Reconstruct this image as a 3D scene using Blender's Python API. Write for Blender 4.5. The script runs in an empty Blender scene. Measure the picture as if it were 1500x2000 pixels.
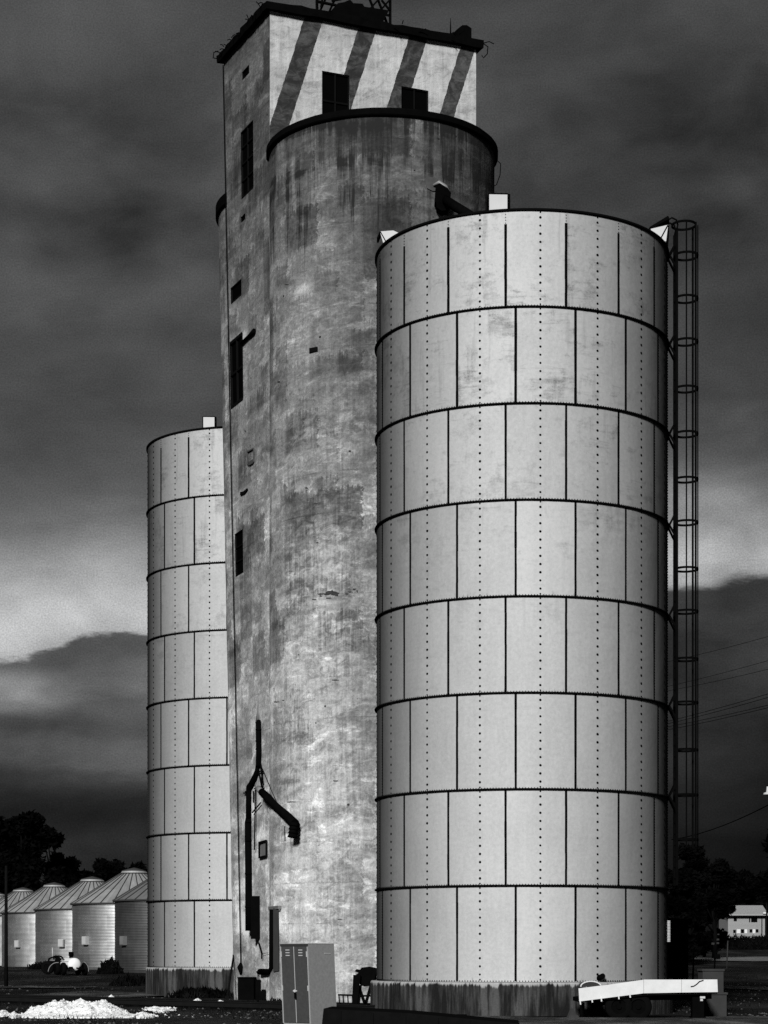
import bpy, math, random
from mathutils import Vector, Matrix, noise as mnoise

# ------------------------------------------------------------------ camera, sky, sun
S = bpy.context.scene
COL = S.collection
F, CX, HY, EYE = 4150.0, 750.0, 1860.0, 1.6      # focal length in photo pixels, principal point, horizon row, eye height
cd = bpy.data.cameras.new('camera')
cam = bpy.data.objects.new('camera', cd)
COL.objects.link(cam)
cam.location = (0, 0, EYE)
cam.rotation_euler = (math.radians(90), 0, 0)
cd.sensor_fit = 'VERTICAL'
cd.sensor_height = 36.0
cd.lens = F / 2000.0 * 36.0
cd.shift_y = (HY - 1000.0) / 2000.0
cd.clip_start = 0.5
cd.clip_end = 6000.0
S.camera = cam

SUN_EL, SUN_AZ = math.radians(26), math.radians(15)    # azimuth: behind the camera, towards its left
to_sun = Vector((-math.sin(SUN_AZ) * math.cos(SUN_EL), -math.cos(SUN_AZ) * math.cos(SUN_EL), math.sin(SUN_EL)))
ld = bpy.data.lights.new('sun', 'SUN')
ld.energy = 5.0
ld.angle = math.radians(9)
ld.color = (1.0, 0.995, 0.98)
sun = bpy.data.objects.new('sun', ld)
COL.objects.link(sun)
sun.rotation_euler = to_sun.to_track_quat('Z', 'Y').to_euler()
sun.location = (-20, -40, 60)

S.view_settings.view_transform = 'Standard'
S.view_settings.look = 'None'
S.view_settings.exposure = 0.22
S.view_settings.gamma = 1.0
S.view_settings.use_curve_mapping = False
S.cycles.use_denoising = False
S.cycles.max_bounces = 4
S.cycles.diffuse_bounces = 3


# ------------------------------------------------------------------ node arithmetic
class N:
    """a float socket in a node tree, with arithmetic"""
    def __init__(s, t, k): s.t, s.k = t, k
    def _m(s, op, *a, clamp=False):
        n = s.t.nodes.new('ShaderNodeMath'); n.operation = op; n.use_clamp = clamp
        for i, v in enumerate((s,) + a):
            if isinstance(v, N): s.t.links.new(v.k, n.inputs[i])
            else: n.inputs[i].default_value = v
        return N(s.t, n.outputs[0])
    def __add__(s, o): return s._m('ADD', o)
    __radd__ = __add__
    def __sub__(s, o): return s._m('SUBTRACT', o)
    def __rsub__(s, o): return (s * -1.0) + o
    def __mul__(s, o): return s._m('MULTIPLY', o)
    __rmul__ = __mul__
    def __truediv__(s, o): return s._m('DIVIDE', o)
    def mx(s, o): return s._m('MAXIMUM', o)
    def mn(s, o): return s._m('MINIMUM', o)
    def gt(s, o): return s._m('GREATER_THAN', o)
    def lt(s, o): return s._m('LESS_THAN', o)
    def pw(s, o): return s._m('POWER', o)
    def fl(s): return s._m('FLOOR')
    def sin(s): return s._m('SINE')
    def atan2(s, o): return s._m('ARCTAN2', o)
    def clamp(s): return s._m('ADD', 0.0, clamp=True)
    def sm(s, a, b):
        n = s.t.nodes.new('ShaderNodeMapRange'); n.interpolation_type = 'SMOOTHSTEP'
        s.t.links.new(s.k, n.inputs[0])
        n.inputs[1].default_value = a; n.inputs[2].default_value = b
        return N(s.t, n.outputs[0])
    def mix(s, a, b):                    # s = factor
        def w(v): return v
        return (b - a) * s + a if isinstance(b, N) or isinstance(a, N) else s * (b - a) + a
    def ramp(s, pts):
        n = s.t.nodes.new('ShaderNodeValToRGB'); s.t.links.new(s.k, n.inputs[0])
        r = n.color_ramp; r.interpolation = 'EASE' if len(pts) < 3 else 'LINEAR'
        while len(r.elements) < len(pts): r.elements.new(0.5)
        for e, (p, v) in zip(r.elements, pts):
            e.position = p; e.color = (v, v, v, 1)
        b = s.t.nodes.new('ShaderNodeRGBToBW'); s.t.links.new(n.outputs[0], b.inputs[0])
        return N(s.t, b.outputs[0])


def comb(t, x, y, z):
    n = t.nodes.new('ShaderNodeCombineXYZ')
    for i, v in enumerate((x, y, z)):
        if isinstance(v, N): t.links.new(v.k, n.inputs[i])
        else: n.inputs[i].default_value = v
    return n.outputs[0]


def sep(t, sock):
    n = t.nodes.new('ShaderNodeSeparateXYZ'); t.links.new(sock, n.inputs[0])
    return [N(t, n.outputs[i]) for i in range(3)]


def noise(t, vec, scale=1.0, detail=4.0, rough=0.55, dist=0.0):
    n = t.nodes.new('ShaderNodeTexNoise')
    t.links.new(vec, n.inputs['Vector'])
    n.inputs['Scale'].default_value = scale; n.inputs['Detail'].default_value = detail
    n.inputs['Roughness'].default_value = rough; n.inputs['Distortion'].default_value = dist
    return N(t, n.outputs[0])


def white(t, vec):
    n = t.nodes.new('ShaderNodeTexWhiteNoise'); t.links.new(vec, n.inputs['Vector'])
    return N(t, n.outputs[0])


def grey(t, v):
    """a faintly cool grey, as the print has"""
    n = t.nodes.new('ShaderNodeCombineColor')
    for i, k in enumerate((0.988, 1.0, 1.006)):
        m = v * k; t.links.new(m.k, n.inputs[i])
    return n.outputs[0]


# ------------------------------------------------------------------ sky
W = bpy.data.worlds.new('World'); S.world = W; W.use_nodes = True
wt = W.node_tree; wt.nodes.clear()
wo = wt.nodes.new('ShaderNodeOutputWorld'); bg = wt.nodes.new('ShaderNodeBackground')
wt.links.new(bg.outputs[0], wo.inputs[0])
tc = wt.nodes.new('ShaderNodeTexCoord')
dx, dy, dz = sep(wt, tc.outputs['Generated'])
az = dx.atan2(dy)                                     # 0 straight ahead, positive to the right
hl = (dx * dx + dy * dy).mx(1e-6).pw(0.5)
v = dz / hl                                           # tangent of the elevation
cl = comb(wt, az * 9.0, v * 26.0, 0.3)
n1 = noise(wt, cl, 1.0, 6, 0.55, 0.4) - 0.5
n2 = noise(wt, comb(wt, az * 22.0, v * 60.0, 4.0), 1.0, 5, 0.6) - 0.5
n5_ = noise(wt, comb(wt, az * 16.0 + v * 10.0, v * 70.0, 3.0), 1.0, 6, 0.65, 0.6) - 0.5
n3 = noise(wt, comb(wt, az * 5.0 + v * 5.0, v * 11.0 - az * 3.0, 9.0), 1.0, 4, 0.5, 0.6) - 0.5
vw = v + n1 * 0.034 + n5_ * 0.010
left = vw.ramp([(0.0, .012), (0.04, .016), (0.052, .026), (0.060, .017), (0.072, .022), (0.083, .045), (0.090, .085), (0.099, .088), (0.107, .052), (0.116, .060), (0.124, .110), (0.140, .14), (0.152, .19), (0.168, .15), (0.19, .085),
                (0.215, .06), (0.25, .044), (0.30, .048), (0.36, .062), (0.42, .05), (0.46, .034)])
right = vw.ramp([(0.0, .008), (0.05, .009), (0.07, .011), (0.09, .018), (0.11, .026), (0.140, .042), (0.165, .055), (0.180, .24), (0.2, .17), (0.225, .085),
                 (0.26, .034), (0.30, .036), (0.36, .046), (0.42, .042), (0.46, .032)])
side = az.sm(-0.04, 0.12)
skyv = side.mix(left, right)
# cloud banks with a hard upper edge in front of the pale strip of sky
eL = 0.1345 + az.sm(-0.185, -0.135) * 0.0125 + n2 * 0.030 + n5_ * 0.016
bankL = (eL - v).sm(-0.0015, 0.0035) * (v - 0.118 + n2 * 0.02).sm(-0.012, 0.012) * (1.0 - side)
skyv = skyv * (1.0 - bankL * (0.36 + (v - 0.125).sm(0.0, 0.02) * 0.22))
palL = (v - eL).sm(-0.003, 0.002) * (1.0 - (v - eL).sm(0.0, 0.075)) * (1.0 - side)
skyv = skyv + palL * 0.15
lowL = (v - 0.112 + n1 * 0.02).sm(-0.006, 0.010) * (1.0 - (v - 0.124 + n1 * 0.01).sm(0.0, 0.012)) * (1.0 - az.sm(-0.17, -0.135))
skyv = skyv + lowL * 0.16
eR = 0.170 + (az - 0.13) * 0.055 + n2 * 0.016 + n5_ * 0.008
bankR = (eR - v).sm(-0.0015, 0.003) * side
skyv = bankR.mix(skyv, skyv.mn(0.052) * (0.75 + n1))
palR = (v - eR).sm(-0.002, 0.003) * (1.0 - (v - eR).sm(0.004, 0.055)) * side
skyv = skyv + palR * 0.16
n4 = noise(wt, comb(wt, az * 2.6 + v * 3.2, v * 6.0 - az * 2.2, 2.0), 1.0, 3, 0.5, 0.5) - 0.5
n5 = noise(wt, comb(wt, az * 14.0 + v * 20.0, v * 55.0 - az * 12.0, 6.0), 1.0, 6, 0.65, 0.8) - 0.5
n7 = noise(wt, comb(wt, az * 15.0 + v * 9.0, v * 17.0 - az * 7.0, 12.0), 1.0, 5, 0.55, 0.35) - 0.5      # drifting clumps
n6 = noise(wt, comb(wt, az * 1300.0, v * 1300.0, 1.0), 1.0, 2, 0.6) - 0.5      # pixel-fine speckle added over the sky as film grain
skyv = skyv * (1.13 + n3 * 2.0 + n1 * 0.7 + n4 * 2.8 + n5 * 0.3 + n7 * 1.5).mx(0.3) * (1.0 + n6 * 0.95)
# unseen half of the sky: dimmed grey texture, keeping fill on the fronts low
st = wt.nodes.new('ShaderNodeTexSky'); st.sky_type = 'NISHITA'; st.sun_disc = False
st.sun_elevation = SUN_EL; st.sun_rotation = math.pi + SUN_AZ
sbw = wt.nodes.new('ShaderNodeRGBToBW'); wt.links.new(st.outputs[0], sbw.inputs[0])
wide = (az * az).sm(0.06, 0.30)                         # out-of-view sky to both sides darkened to cut the fill light
skyv = wide.mix(skyv, skyv.mn(0.016))
behind = (dy * -1.0).sm(-0.25, 0.6)
total = behind.mix(skyv * 10.0, N(wt, sbw.outputs[0]) * 0.012 + 0.10)
wt.links.new(grey(wt, total.mx(0.03)), bg.inputs[0])
bg.inputs[1].default_value = 0.1


# ------------------------------------------------------------------ materials
def material(name, rough=0.85, metal=0.0, spec=0.3):
    m = bpy.data.materials.new(name); m.use_nodes = True
    t = m.node_tree; b = t.nodes['Principled BSDF']
    b.inputs['Roughness'].default_value = rough; b.inputs['Metallic'].default_value = metal
    b.inputs['Specular IOR Level'].default_value = spec
    return m, t, b


def pos(t):
    return t.nodes.new('ShaderNodeNewGeometry').outputs['Position']


def uvm(t):
    return t.nodes.new('ShaderNodeTexCoord').outputs['UV']


def setcol(t, b, val):
    t.links.new(grey(t, val), b.inputs['Base Color'])


def bump(t, b, h, dist, strength=1.0):
    n = t.nodes.new('ShaderNodeBump'); t.links.new(h.k, n.inputs['Height'])
    n.inputs['Distance'].default_value = dist; n.inputs['Strength'].default_value = strength
    t.links.new(n.outputs[0], b.inputs['Normal'])


def simple(name, val, rough=0.8, metal=0.0, var=0.35, scale=3.0, spec=0.3):
    m, t, b = material(name, rough, metal, spec)
    p = pos(t)
    k = noise(t, p, scale, 5, 0.6) * 0.7 + noise(t, p, scale * 9, 3, 0.6) * 0.3
    setcol(t, b, ((k - 0.5) * (2.0 * var) + 1.0) * val)
    return m


def concrete(name, stripes=False, mould=False):
    m, t, b = material(name, 0.92, 0.0, 0.15)
    u, z, _ = sep(t, uvm(t))
    n_big = noise(t, comb(t, u * 0.30, z * 0.42, 1.0), 1.0, 6, 0.62, 0.5)
    n_lift = noise(t, comb(t, u * 0.34, z * 1.55, 7.0), 1.0, 6, 0.62, 0.35)
    n_str = noise(t, comb(t, u * 5.0, z * 0.35, 3.0), 1.0, 6, 0.65, 0.2)
    n_brush = noise(t, comb(t, u * 2.4 + z * 0.6, z * 4.0 - u, 5.0), 1.0, 7, 0.7, 0.8)
    n_fine = noise(t, comb(t, u * 14.0, z * 11.0, 2.0), 1.0, 4, 0.7)
    n_grit = noise(t, comb(t, u * 45.0, z * 40.0, 2.0), 1.0, 2, 0.7)
    cellv = white(t, comb(t, (u * 0.62 + (z / 1.22).fl() * 0.37).fl(), (z / 1.22).fl(), 0.0))
    cell2 = white(t, comb(t, (u * 1.1 + 0.3).fl(), (z / 2.44).fl(), 3.0))
    n_drip = noise(t, comb(t, u * 9.0, z * 0.55, 13.0), 1.0, 5, 0.7, 0.3)
    w = (n_big - 0.5) * 2.1 + (n_lift - 0.5) * 3.1 + (n_brush - 0.5) * 2.4 + (n_str - 0.5) * 1.0 + (n_drip - 0.5) * 0.9 + (n_fine - 0.5) * 1.7 \
        + (n_grit - 0.5) * 1.0
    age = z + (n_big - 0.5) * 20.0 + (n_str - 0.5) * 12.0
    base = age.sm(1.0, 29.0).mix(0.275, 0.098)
    e_ = t.nodes.new('ShaderNodeMath'); e_.operation = 'POWER'; e_.inputs[0].default_value = 2.3
    t.links.new((w * 1.0).k, e_.inputs[1])
    val = base * N(t, e_.outputs[0])
    if mould:
        # mould running down from under the roof edge, in streaks of different length
        run = noise(t, comb(t, u * 1.6, z * 0.05, 11.0), 1.0, 5, 0.75)
        md = (z - 25.6 + (run - 0.45) * 20.0).sm(-0.7, 0.7) * z.sm(19.5, 22.5)
        val = val * (1.0 - (md * ((n_str - 0.5) * 2.2 + (n_lift - 0.5) * 3.0 + (n_drip - 0.5) * 0.7 + 0.62)).mn(1.0).mx(0.0) * 0.92)
    # form panels: each pour a tone of its own, ragged at the edges
    wu = u + (n_fine - 0.5) * 0.55 + (n_brush - 0.5) * 0.35; wz = z + (n_drip - 0.5) * 0.7 + (n_fine - 0.5) * 0.4
    for (pw1, ph1, of1, th1, amt, hi1) in ((1.45, 1.22, 0.4, 0.72, 0.42, 0.12), (2.1, 2.44, 1.1, 0.74, 0.26, 0.14), (0.8, 0.61, 0.2, 0.82, 0.34, 0.10)):
        row = (wz / ph1 + of1).fl()
        hsh = white(t, comb(t, (wu / pw1 + of1 + row * 0.5 * (1.0 if pw1 < 1 else 0.0)).fl(), row, of1 * 7.0))
        inn_ = (n_str * 0.6 + n_big * 0.6).sm(0.42, 0.66) * 0.8 + 0.4
        val = val * (1.0 - hsh.gt(th1) * inn_ * amt * z.sm(3.0, 11.0).mx(0.35))
        val = val * (1.0 + hsh.lt(hi1) * 0.35)
    if mould:
        # sunlit lower left of the silo painted in as a thin, streaky pale wash
        lit_wash = (u + (n_big - 0.5) * 1.6 + (n_str - 0.5) * 1.2).sm(-4.3, -3.2) * (1.0 - (u + (n_big - 0.5) * 1.6 + (n_str - 0.5) * 1.5).sm(-1.6, -0.2))
        lit_wash = lit_wash * (1.0 - (z + (n_big - 0.5) * 16.0).sm(8.0, 19.0)) * (n_drip * 0.45 + n_brush * 0.5 + n_lift * 0.3).sm(0.54, 0.74)
        val = val * (1.0 - (u + (n_big - 0.5) * 2.5 + (n_lift - 0.5) * 3.0).sm(-2.1, -0.7) * 0.36)  # right part darkened in the colour, for light falling off round the curve
        val = lit_wash.mix(val, (n_fine - 0.5) * 0.5 + (n_str - 0.5) * 0.4 + 0.37)
    else:
        val = val * (1.0 - (z + (n_str - 0.5) * 14.0 + (n_big - 0.5) * 8.0).sm(21.5, 29.0) * 0.36) * 1.18
    jf = (z + (n_fine - 0.5) * 0.10) / 1.22; jf = jf - jf.fl()
    val = val * (1.0 - jf.lt(0.030) * (n_brush + (n_big - 0.5) * 0.8).sm(0.48, 0.60) * 0.35)
    dark_lift = (n_lift * 0.6 + n_big * 0.25 + n_str * 0.15).sm(0.515, 0.56) * z.sm(5.0, 13.0)
    val = val * (1.0 - dark_lift * 0.34)
    pale = noise(t, comb(t, u * 0.8, z * 1.9, 21.0), 1.0, 8, 0.74, 0.5).sm(0.53, 0.64)
    val = val * (1.0 + pale * 0.7)
    vo = t.nodes.new('ShaderNodeTexVoronoi'); vo.inputs['Scale'].default_value = 1.0; vo.inputs['Randomness'].default_value = 1.0
    t.links.new(comb(t, u * 1.0, z * 1.25, 2.0), vo.inputs['Vector'])
    val = val * (1.0 - N(t, vo.outputs['Distance']).lt(0.045) * 0.85)
    if stripes:
        s = u + (30.85 - z) * SLOPE + (noise(t, comb(t, u * 3, z * 3, 1.0), 1.0, 5, 0.7) - 0.5) * 0.12
        ins = None
        for a, c in STRIPES:
            k = s.gt(a) * s.lt(c)
            ins = k if ins is None else ins + k
        wear = (n_fine * 0.5 + n_brush * 0.3 + n_big * 0.2)
        pw_ = 0.36 * (1.0 - (n_brush * 0.45 + n_lift * 0.3 + n_fine * 0.25).sm(0.45, 0.66) * 0.55) * ((n_grit - 0.5) * 0.4 + 1.0) * ((n_big - 0.5) * 1.6 + 1.0) * ((n_fine - 0.5) * 0.5 + 1.0) * ((n_drip - 0.5) * 0.9 + 1.0)
        pb_ = ((n_brush * 0.5 + n_lift * 0.25 + n_big * 0.25).sm(0.44, 0.64) * 0.06 + 0.018) * ((n_grit - 0.5) * 0.4 + 1.0)
        val = ins.mix(pw_, pb_)
    setcol(t, b, val.mx(0.012).mn(0.72))
    bump(t, b, n_brush * 0.6 + n_lift * 0.5 + n_fine * 0.3, 0.035)
    return m


def bin_paint(name, smudge):
    m, t, b = material(name, 0.80, 0.22, 0.0)
    # tinted coat, darker at glancing angles: paints a steeper shading towards the edges
    b.inputs['Coat Weight'].default_value = 1.0; b.inputs['Coat Roughness'].default_value = 0.7
    b.inputs['Coat IOR'].default_value = 1.04; b.inputs['Coat Tint'].default_value = (0.38, 0.38, 0.38, 1)
    oc = t.nodes.new('ShaderNodeTexCoord').outputs['Object']
    x, y, z = sep(t, oc)
    th = x.atan2(y * -1.0) * 3.93
    ri = (z / 2.44).fl()
    par = ri - (ri / 2.0).fl() * 2.0
    pid = ((th - 0.919 + par * 0.254) / 1.5421).fl()
    plate = white(t, comb(t, pid, ri, 4.0))
    plate2 = white(t, comb(t, pid, ri, 9.0))
    sh_ = plate2 * 40.0
    big = noise(t, comb(t, th * 0.5 + sh_, z * 0.45, 2.0), 1.0, 4, 0.55)
    wip = noise(t, comb(t, th * 2.2, z * 3.6, 5.0), 1.0, 6, 0.72, 0.7)
    fine = noise(t, comb(t, th * 11.0, z * 10.0, 1.0), 1.0, 4, 0.7)
    run = noise(t, comb(t, th * 4.5 + sh_, z * 0.35, 8.0), 1.0, 4, 0.6)
    hor = noise(t, comb(t, th * 0.9, z * 7.0, 12.0), 1.0, 5, 0.7)
    up = z.sm(5.0, 18.5)
    # hand-high scuffs, soot smears and rain streaks, each with its own outline
    scuff = noise(t, comb(t, th * 1.7 + sh_, z * 2.0 + sh_, 31.0), 1.0, 9, 0.8)
    bar_ = noise(t, comb(t, th * 0.9 + sh_, z * 7.0, 17.0), 1.0, 6, 0.75)
    gran = noise(t, comb(t, th * 26.0, z * 22.0, 19.0), 1.0, 3, 0.8)
    d1 = (scuff + (big - 0.5) * 0.5 + (plate2 - 0.5) * 0.10).sm(0.51, 0.66) * (up * 0.85 + 0.18)
    d2 = (bar_ * 0.7 + scuff * 0.3 + (big - 0.5) * 0.5).sm(0.54, 0.64) * (up * 0.8 + 0.1)
    d3 = (run + (big - 0.5) * 0.5).sm(0.55, 0.72) * (up * 0.6 + 0.25)
    dirt = (d1 * 0.50 + d2 * 0.45 + d3 * 0.5) * ((gran - 0.5) * 2.2 + 0.75).clamp() * smudge
    bs = 0.95 * ((plate - 0.5) * 0.15 + 1.0) * ((fine - 0.5) * 0.42 + 1.0) * ((gran - 0.5) * 0.26 + 1.0) * ((run - 0.5) * 0.2 + 1.0) * ((big - 0.5) * 0.35 + 1.0)
    val = bs * (1.0 - dirt.clamp() * 0.62)
    # drips of mastic just above and under each ring joint
    f = (z / 2.44) - (z / 2.44).fl()
    drip = ((noise(t, comb(t, th * 14.0, z * 2.0, 3.0), 1.0, 3, 0.7)) - 0.62).sm(0.0, 0.05) * (1.0 - f.sm(0.0, 0.07))
    val = val * (1.0 - drip * 0.6)
    setcol(t, b, val)
    rr = dirt * 0.1 + 0.74
    t.links.new(rr.k, b.inputs['Roughness'])
    bump(t, b, big * 1.0, 0.05)
    return m


def plinth_mat():
    m, t, b = material('stained_concrete', 0.92, 0, 0.15)
    u, z, _ = sep(t, uvm(t))
    a = noise(t, comb(t, u * 6.0, z * 0.5, 1.0), 1.0, 5, 0.7)
    c = noise(t, comb(t, u * 1.4, z * 0.4, 4.0), 1.0, 3, 0.6)
    f = noise(t, comb(t, u * 20.0, z * 18.0, 4.0), 1.0, 4, 0.7)
    val = (a * 0.6 + c * 0.4).ramp([(0.0, 0.003), (0.44, 0.006), (0.50, 0.020), (0.57, 0.050), (1.0, 0.11)]) * (f + 0.5)
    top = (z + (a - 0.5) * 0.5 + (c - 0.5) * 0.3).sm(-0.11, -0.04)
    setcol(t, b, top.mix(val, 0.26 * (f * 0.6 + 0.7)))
    bump(t, b, f * 0.4 + a * 0.6, 0.03)
    return m


def galv(name, base, rough=0.5):
    m, t, b = material(name, rough, 0.97, 0.3)
    oc = t.nodes.new('ShaderNodeTexCoord').outputs['Object']
    x, y, z = sep(t, oc)
    th = x.atan2(y * -1.0) * 4.1
    sheet = white(t, comb(t, (th / 2.7 + (z / 0.85).fl() * 0.5).fl(), (z / 0.85).fl(), 1.0))
    f = noise(t, comb(t, th * 2.0, z * 3.0, 1.0), 1.0, 5, 0.7)
    r = noise(t, comb(t, th * 3.0, z * 0.4, 6.0), 1.0, 4, 0.7)
    setcol(t, b, base * ((sheet - 0.5) * 0.28 + 1.0) * ((f - 0.5) * 0.7 + 1.0) * ((r - 0.5) * 0.6 + 1.0))
    return m


def soil(name, lo, hi, scale=0.35, grit=1.0):
    m, t, b = material(name, 0.97, 0, 0.08)
    p = pos(t); x, y, z = sep(t, p)
    a = noise(t, comb(t, x * 0.30, y * 0.11, 0.0), scale * 3, 6, 0.65, 0.4)
    c = noise(t, p, 2.6, 5, 0.7)
    d = noise(t, p, 17.0, 4, 0.75)
    k = a * 0.5 + c * 0.28 + d * 0.22 * grit
    setcol(t, b, k.sm(0.45, 0.62).mix(lo, hi) * ((d - 0.5) * 1.3 + 1.0))
    bump(t, b, d * 0.6 + c * 0.5, 0.05)
    return m


def foliage(name, lo, hi):
    m, t, b = material(name, 0.9, 0, 0.0)
    k = noise(t, pos(t), 0.8, 4, 0.6)
    setcol(t, b, k.sm(0.35, 0.65).mix(lo, hi))
    return m


# ------------------------------------------------------------------ mesh building
class MB:
    def __init__(s): s.v, s.f, s.uv, s.sm, s.mi, s.cur = [], [], {}, [], [], 0
    def face(s, idx, smooth=False, uv=None):
        s.f.append(tuple(idx)); s.sm.append(smooth); s.mi.append(s.cur)
        if uv: s.uv[len(s.f) - 1] = uv
    def poly(s, pts, uv=None, smooth=False):
        b = len(s.v); s.v += [tuple(p) for p in pts]; s.face(range(b, b + len(pts)), smooth, uv)
    def box(s, c, size, rot=None, taper=(1, 1)):
        c = Vector(c); b = len(s.v); hx, hy, hz = [k / 2 for k in size]
        for dz_ in (-1, 1):
            k = taper if dz_ > 0 else (1, 1)
            for sx, sy in ((-1, -1), (1, -1), (1, 1), (-1, 1)):
                p = Vector((sx * hx * k[0], sy * hy * k[1], dz_ * hz))
                if rot is not None: p = rot @ p
                s.v.append(tuple(c + p))
        for q in ((0, 3, 2, 1), (4, 5, 6, 7), (0, 1, 5, 4), (1, 2, 6, 5), (2, 3, 7, 6), (3, 0, 4, 7)):
            s.face([b + i for i in q])
    def tube(s, pts, r, n=8, cap=True, smooth=True):
        pts = [Vector(p) for p in pts]; rs = r if isinstance(r, (list, tuple)) else [r] * len(pts)
        b = len(s.v); up = None
        for i, p in enumerate(pts):
            d = (pts[min(i + 1, len(pts) - 1)] - pts[max(i - 1, 0)]).normalized()
            if up is None:
                up = Vector((0, 0, 1)) if abs(d.z) < 0.9 else Vector((1, 0, 0))
            sx = d.cross(up).normalized(); up = sx.cross(d).normalized()
            for k in range(n):
                a = 2 * math.pi * k / n
                s.v.append(tuple(p + (sx * math.cos(a) + up * math.sin(a)) * rs[i]))
        for i in range(len(pts) - 1):
            for k in range(n):
                k2 = (k + 1) % n
                s.face((b + i * n + k, b + i * n + k2, b + (i + 1) * n + k2, b + (i + 1) * n + k), smooth)
        if cap:
            s.face([b + k for k in reversed(range(n))]); s.face([b + (len(pts) - 1) * n + k for k in range(n)])
    def bar(s, a, c, w, h=None):
        """a square bar from a to c"""
        a, c = Vector(a), Vector(c); d = c - a
        q = d.to_track_quat('Z', 'Y').to_matrix()
        s.box((a + c) / 2, (w, h or w, d.length), q)
    def lathe(s, prof, c=(0, 0, 0), n=64, a0=0.0, a1=2 * math.pi, smooth=True, uvr=None, rad=None):
        full = abs(a1 - a0 - 2 * math.pi) < 1e-6; m = n if full else n + 1; b = len(s.v)
        for (r, z) in prof:
            for k in range(m):
                a = a0 + (a1 - a0) * k / n
                rr = r + (rad(a, z) if rad else 0)
                s.v.append((c[0] + rr * math.sin(a), c[1] - rr * math.cos(a), c[2] + z))
        for i in range(len(prof) - 1):
            for k in range(n):
                k2 = (k + 1) % m
                uv = None
                if uvr:
                    ua, ub = (a0 + (a1 - a0) * k / n) * uvr, (a0 + (a1 - a0) * (k + 1) / n) * uvr
                    za, zb = prof[i][1] + c[2], prof[i + 1][1] + c[2]
                    uv = [(ua, za), (ub, za), (ub, zb), (ua, zb)]
                s.face((b + i * m + k, b + i * m + k2, b + (i + 1) * m + k2, b + (i + 1) * m + k), smooth, uv)
    def disc(s, c, r, n=48):
        s.poly([(c[0] + r * math.sin(2 * math.pi * k / n), c[1] - r * math.cos(2 * math.pi * k / n), c[2]) for k in range(n)])
    def prism(s, pts, d):
        """closed polygon pts (3-D) pushed along d"""
        pts = [Vector(p) for p in pts]; d = Vector(d); n = len(pts); b = len(s.v)
        s.v += [tuple(p) for p in pts] + [tuple(p + d) for p in pts]
        s.face([b + i for i in range(n)]); s.face([b + n + i for i in reversed(range(n))])
        for i in range(n):
            j = (i + 1) % n
            s.face((b + j, b + i, b + n + i, b + n + j))
    def build(s, name, mat, parent=None, origin=None, fix=True):
        """vertices are given in world space; origin (or the parent's place) becomes the object's own"""
        me = bpy.data.meshes.new(name)
        o3 = Vector((0, 0, 0))
        if parent is not None: o3 = wloc(parent)
        elif origin is not None: o3 = Vector(origin)
        me.from_pydata([tuple(Vector(p) - o3) for p in s.v], [], s.f)
        if s.uv:
            ul = me.uv_layers.new(name='UVMap')
            for i, p in enumerate(me.polygons):
                if i in s.uv:
                    for li, uvc in zip(p.loop_indices, s.uv[i]): ul.data[li].uv = uvc
        me.polygons.foreach_set('use_smooth', s.sm)
        for m1 in (mat if isinstance(mat, (list, tuple)) else (mat,)): me.materials.append(m1)
        if len(s.mi) == len(s.f): me.polygons.foreach_set('material_index', s.mi)
        me.validate(); me.update()
        o = bpy.data.objects.new(name, me); COL.objects.link(o)
        if parent is not None: o.parent = parent
        elif origin is not None: o.location = origin
        return o


def wloc(o):
    p = Vector(o.location)
    while o.parent is not None:
        o = o.parent; p += Vector(o.location)
    return p


def tag(o, label=None, cat=None, group=None, kind=None):
    if label: o['label'] = label
    if cat: o['category'] = cat
    if group: o['group'] = group
    if kind: o['kind'] = kind
    return o


def empty(name, loc, label, cat, group=None, rz=0.0):
    o = bpy.data.objects.new(name, None); COL.objects.link(o)
    o.location = loc; o.rotation_euler = (0, 0, rz); o.empty_display_size = 0.3
    return tag(o, label, cat, group)


def copy_tree(o, parent=None):
    c = o.copy(); COL.objects.link(c)
    if parent is not None: c.parent = parent
    for ch in list(o.children): copy_tree(ch, c)
    return c


def at(px, py, Y):
    """the place at depth Y that the photo shows at pixel (px, py)"""
    return Vector(((px - CX) / F * Y, Y, EYE + (HY - py) / F * Y))


def rotz(a): return Matrix.Rotation(a, 3, 'Z')


def sstep(a, b, x):
    t = max(0.0, min(1.0, (x - a) / (b - a))); return t * t * (3 - 2 * t)


# ------------------------------------------------------------------ ground
def gz(x, y):
    lft = 0.5 * sstep(92, 140, y)
    rgt = 1.2 * sstep(72, 185, y) + 2.2 * sstep(205, 285, y)
    k = sstep(-6, 10, x)
    return lft * (1 - k) + rgt * k


EL_N = Vector((-3.546, 66.0, 0))                # near corner of the elevator's square core
EL_R = Vector((2.98, 68.8, 0))
EL_F = Vector((-5.26, 69.8, 0))
TOPZ = 30.85
UW = (EL_R - EL_N).length


def front_hit(px, py):
    q = (px - CX) / F; d = EL_R - EL_N
    s = (q * EL_N.y - EL_N.x) / (d.x - q * d.y)
    Y = EL_N.y + s * d.y
    return s * UW, EYE + (HY - py) / F * Y


def lean(z): return 0.0196 * (TOPZ - z)


def left_hit(px, py):
    q = (px - CX) / F; z = 15.0; d = EL_F - EL_N
    for _ in range(4):
        s = (q * EL_N.y - EL_N.x) / ((d.x + lean(z)) - q * d.y)
        Y = EL_N.y + s * d.y; z = EYE + (HY - py) / F * Y
    return s, z, Y


SLOPE = 0.325
STRIPES = []
for a_, b_ in (((596, 30), (631, 38)), ((701, 52), (734, 60)), ((799, 72), (833, 80)), ((899, 93), (926, 102))):
    e = []
    for q_ in (a_, b_):
        u_, z_ = front_hit(*q_); e.append(u_ + (TOPZ - z_) * SLOPE)
    STRIPES.append(tuple(e))

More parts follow.
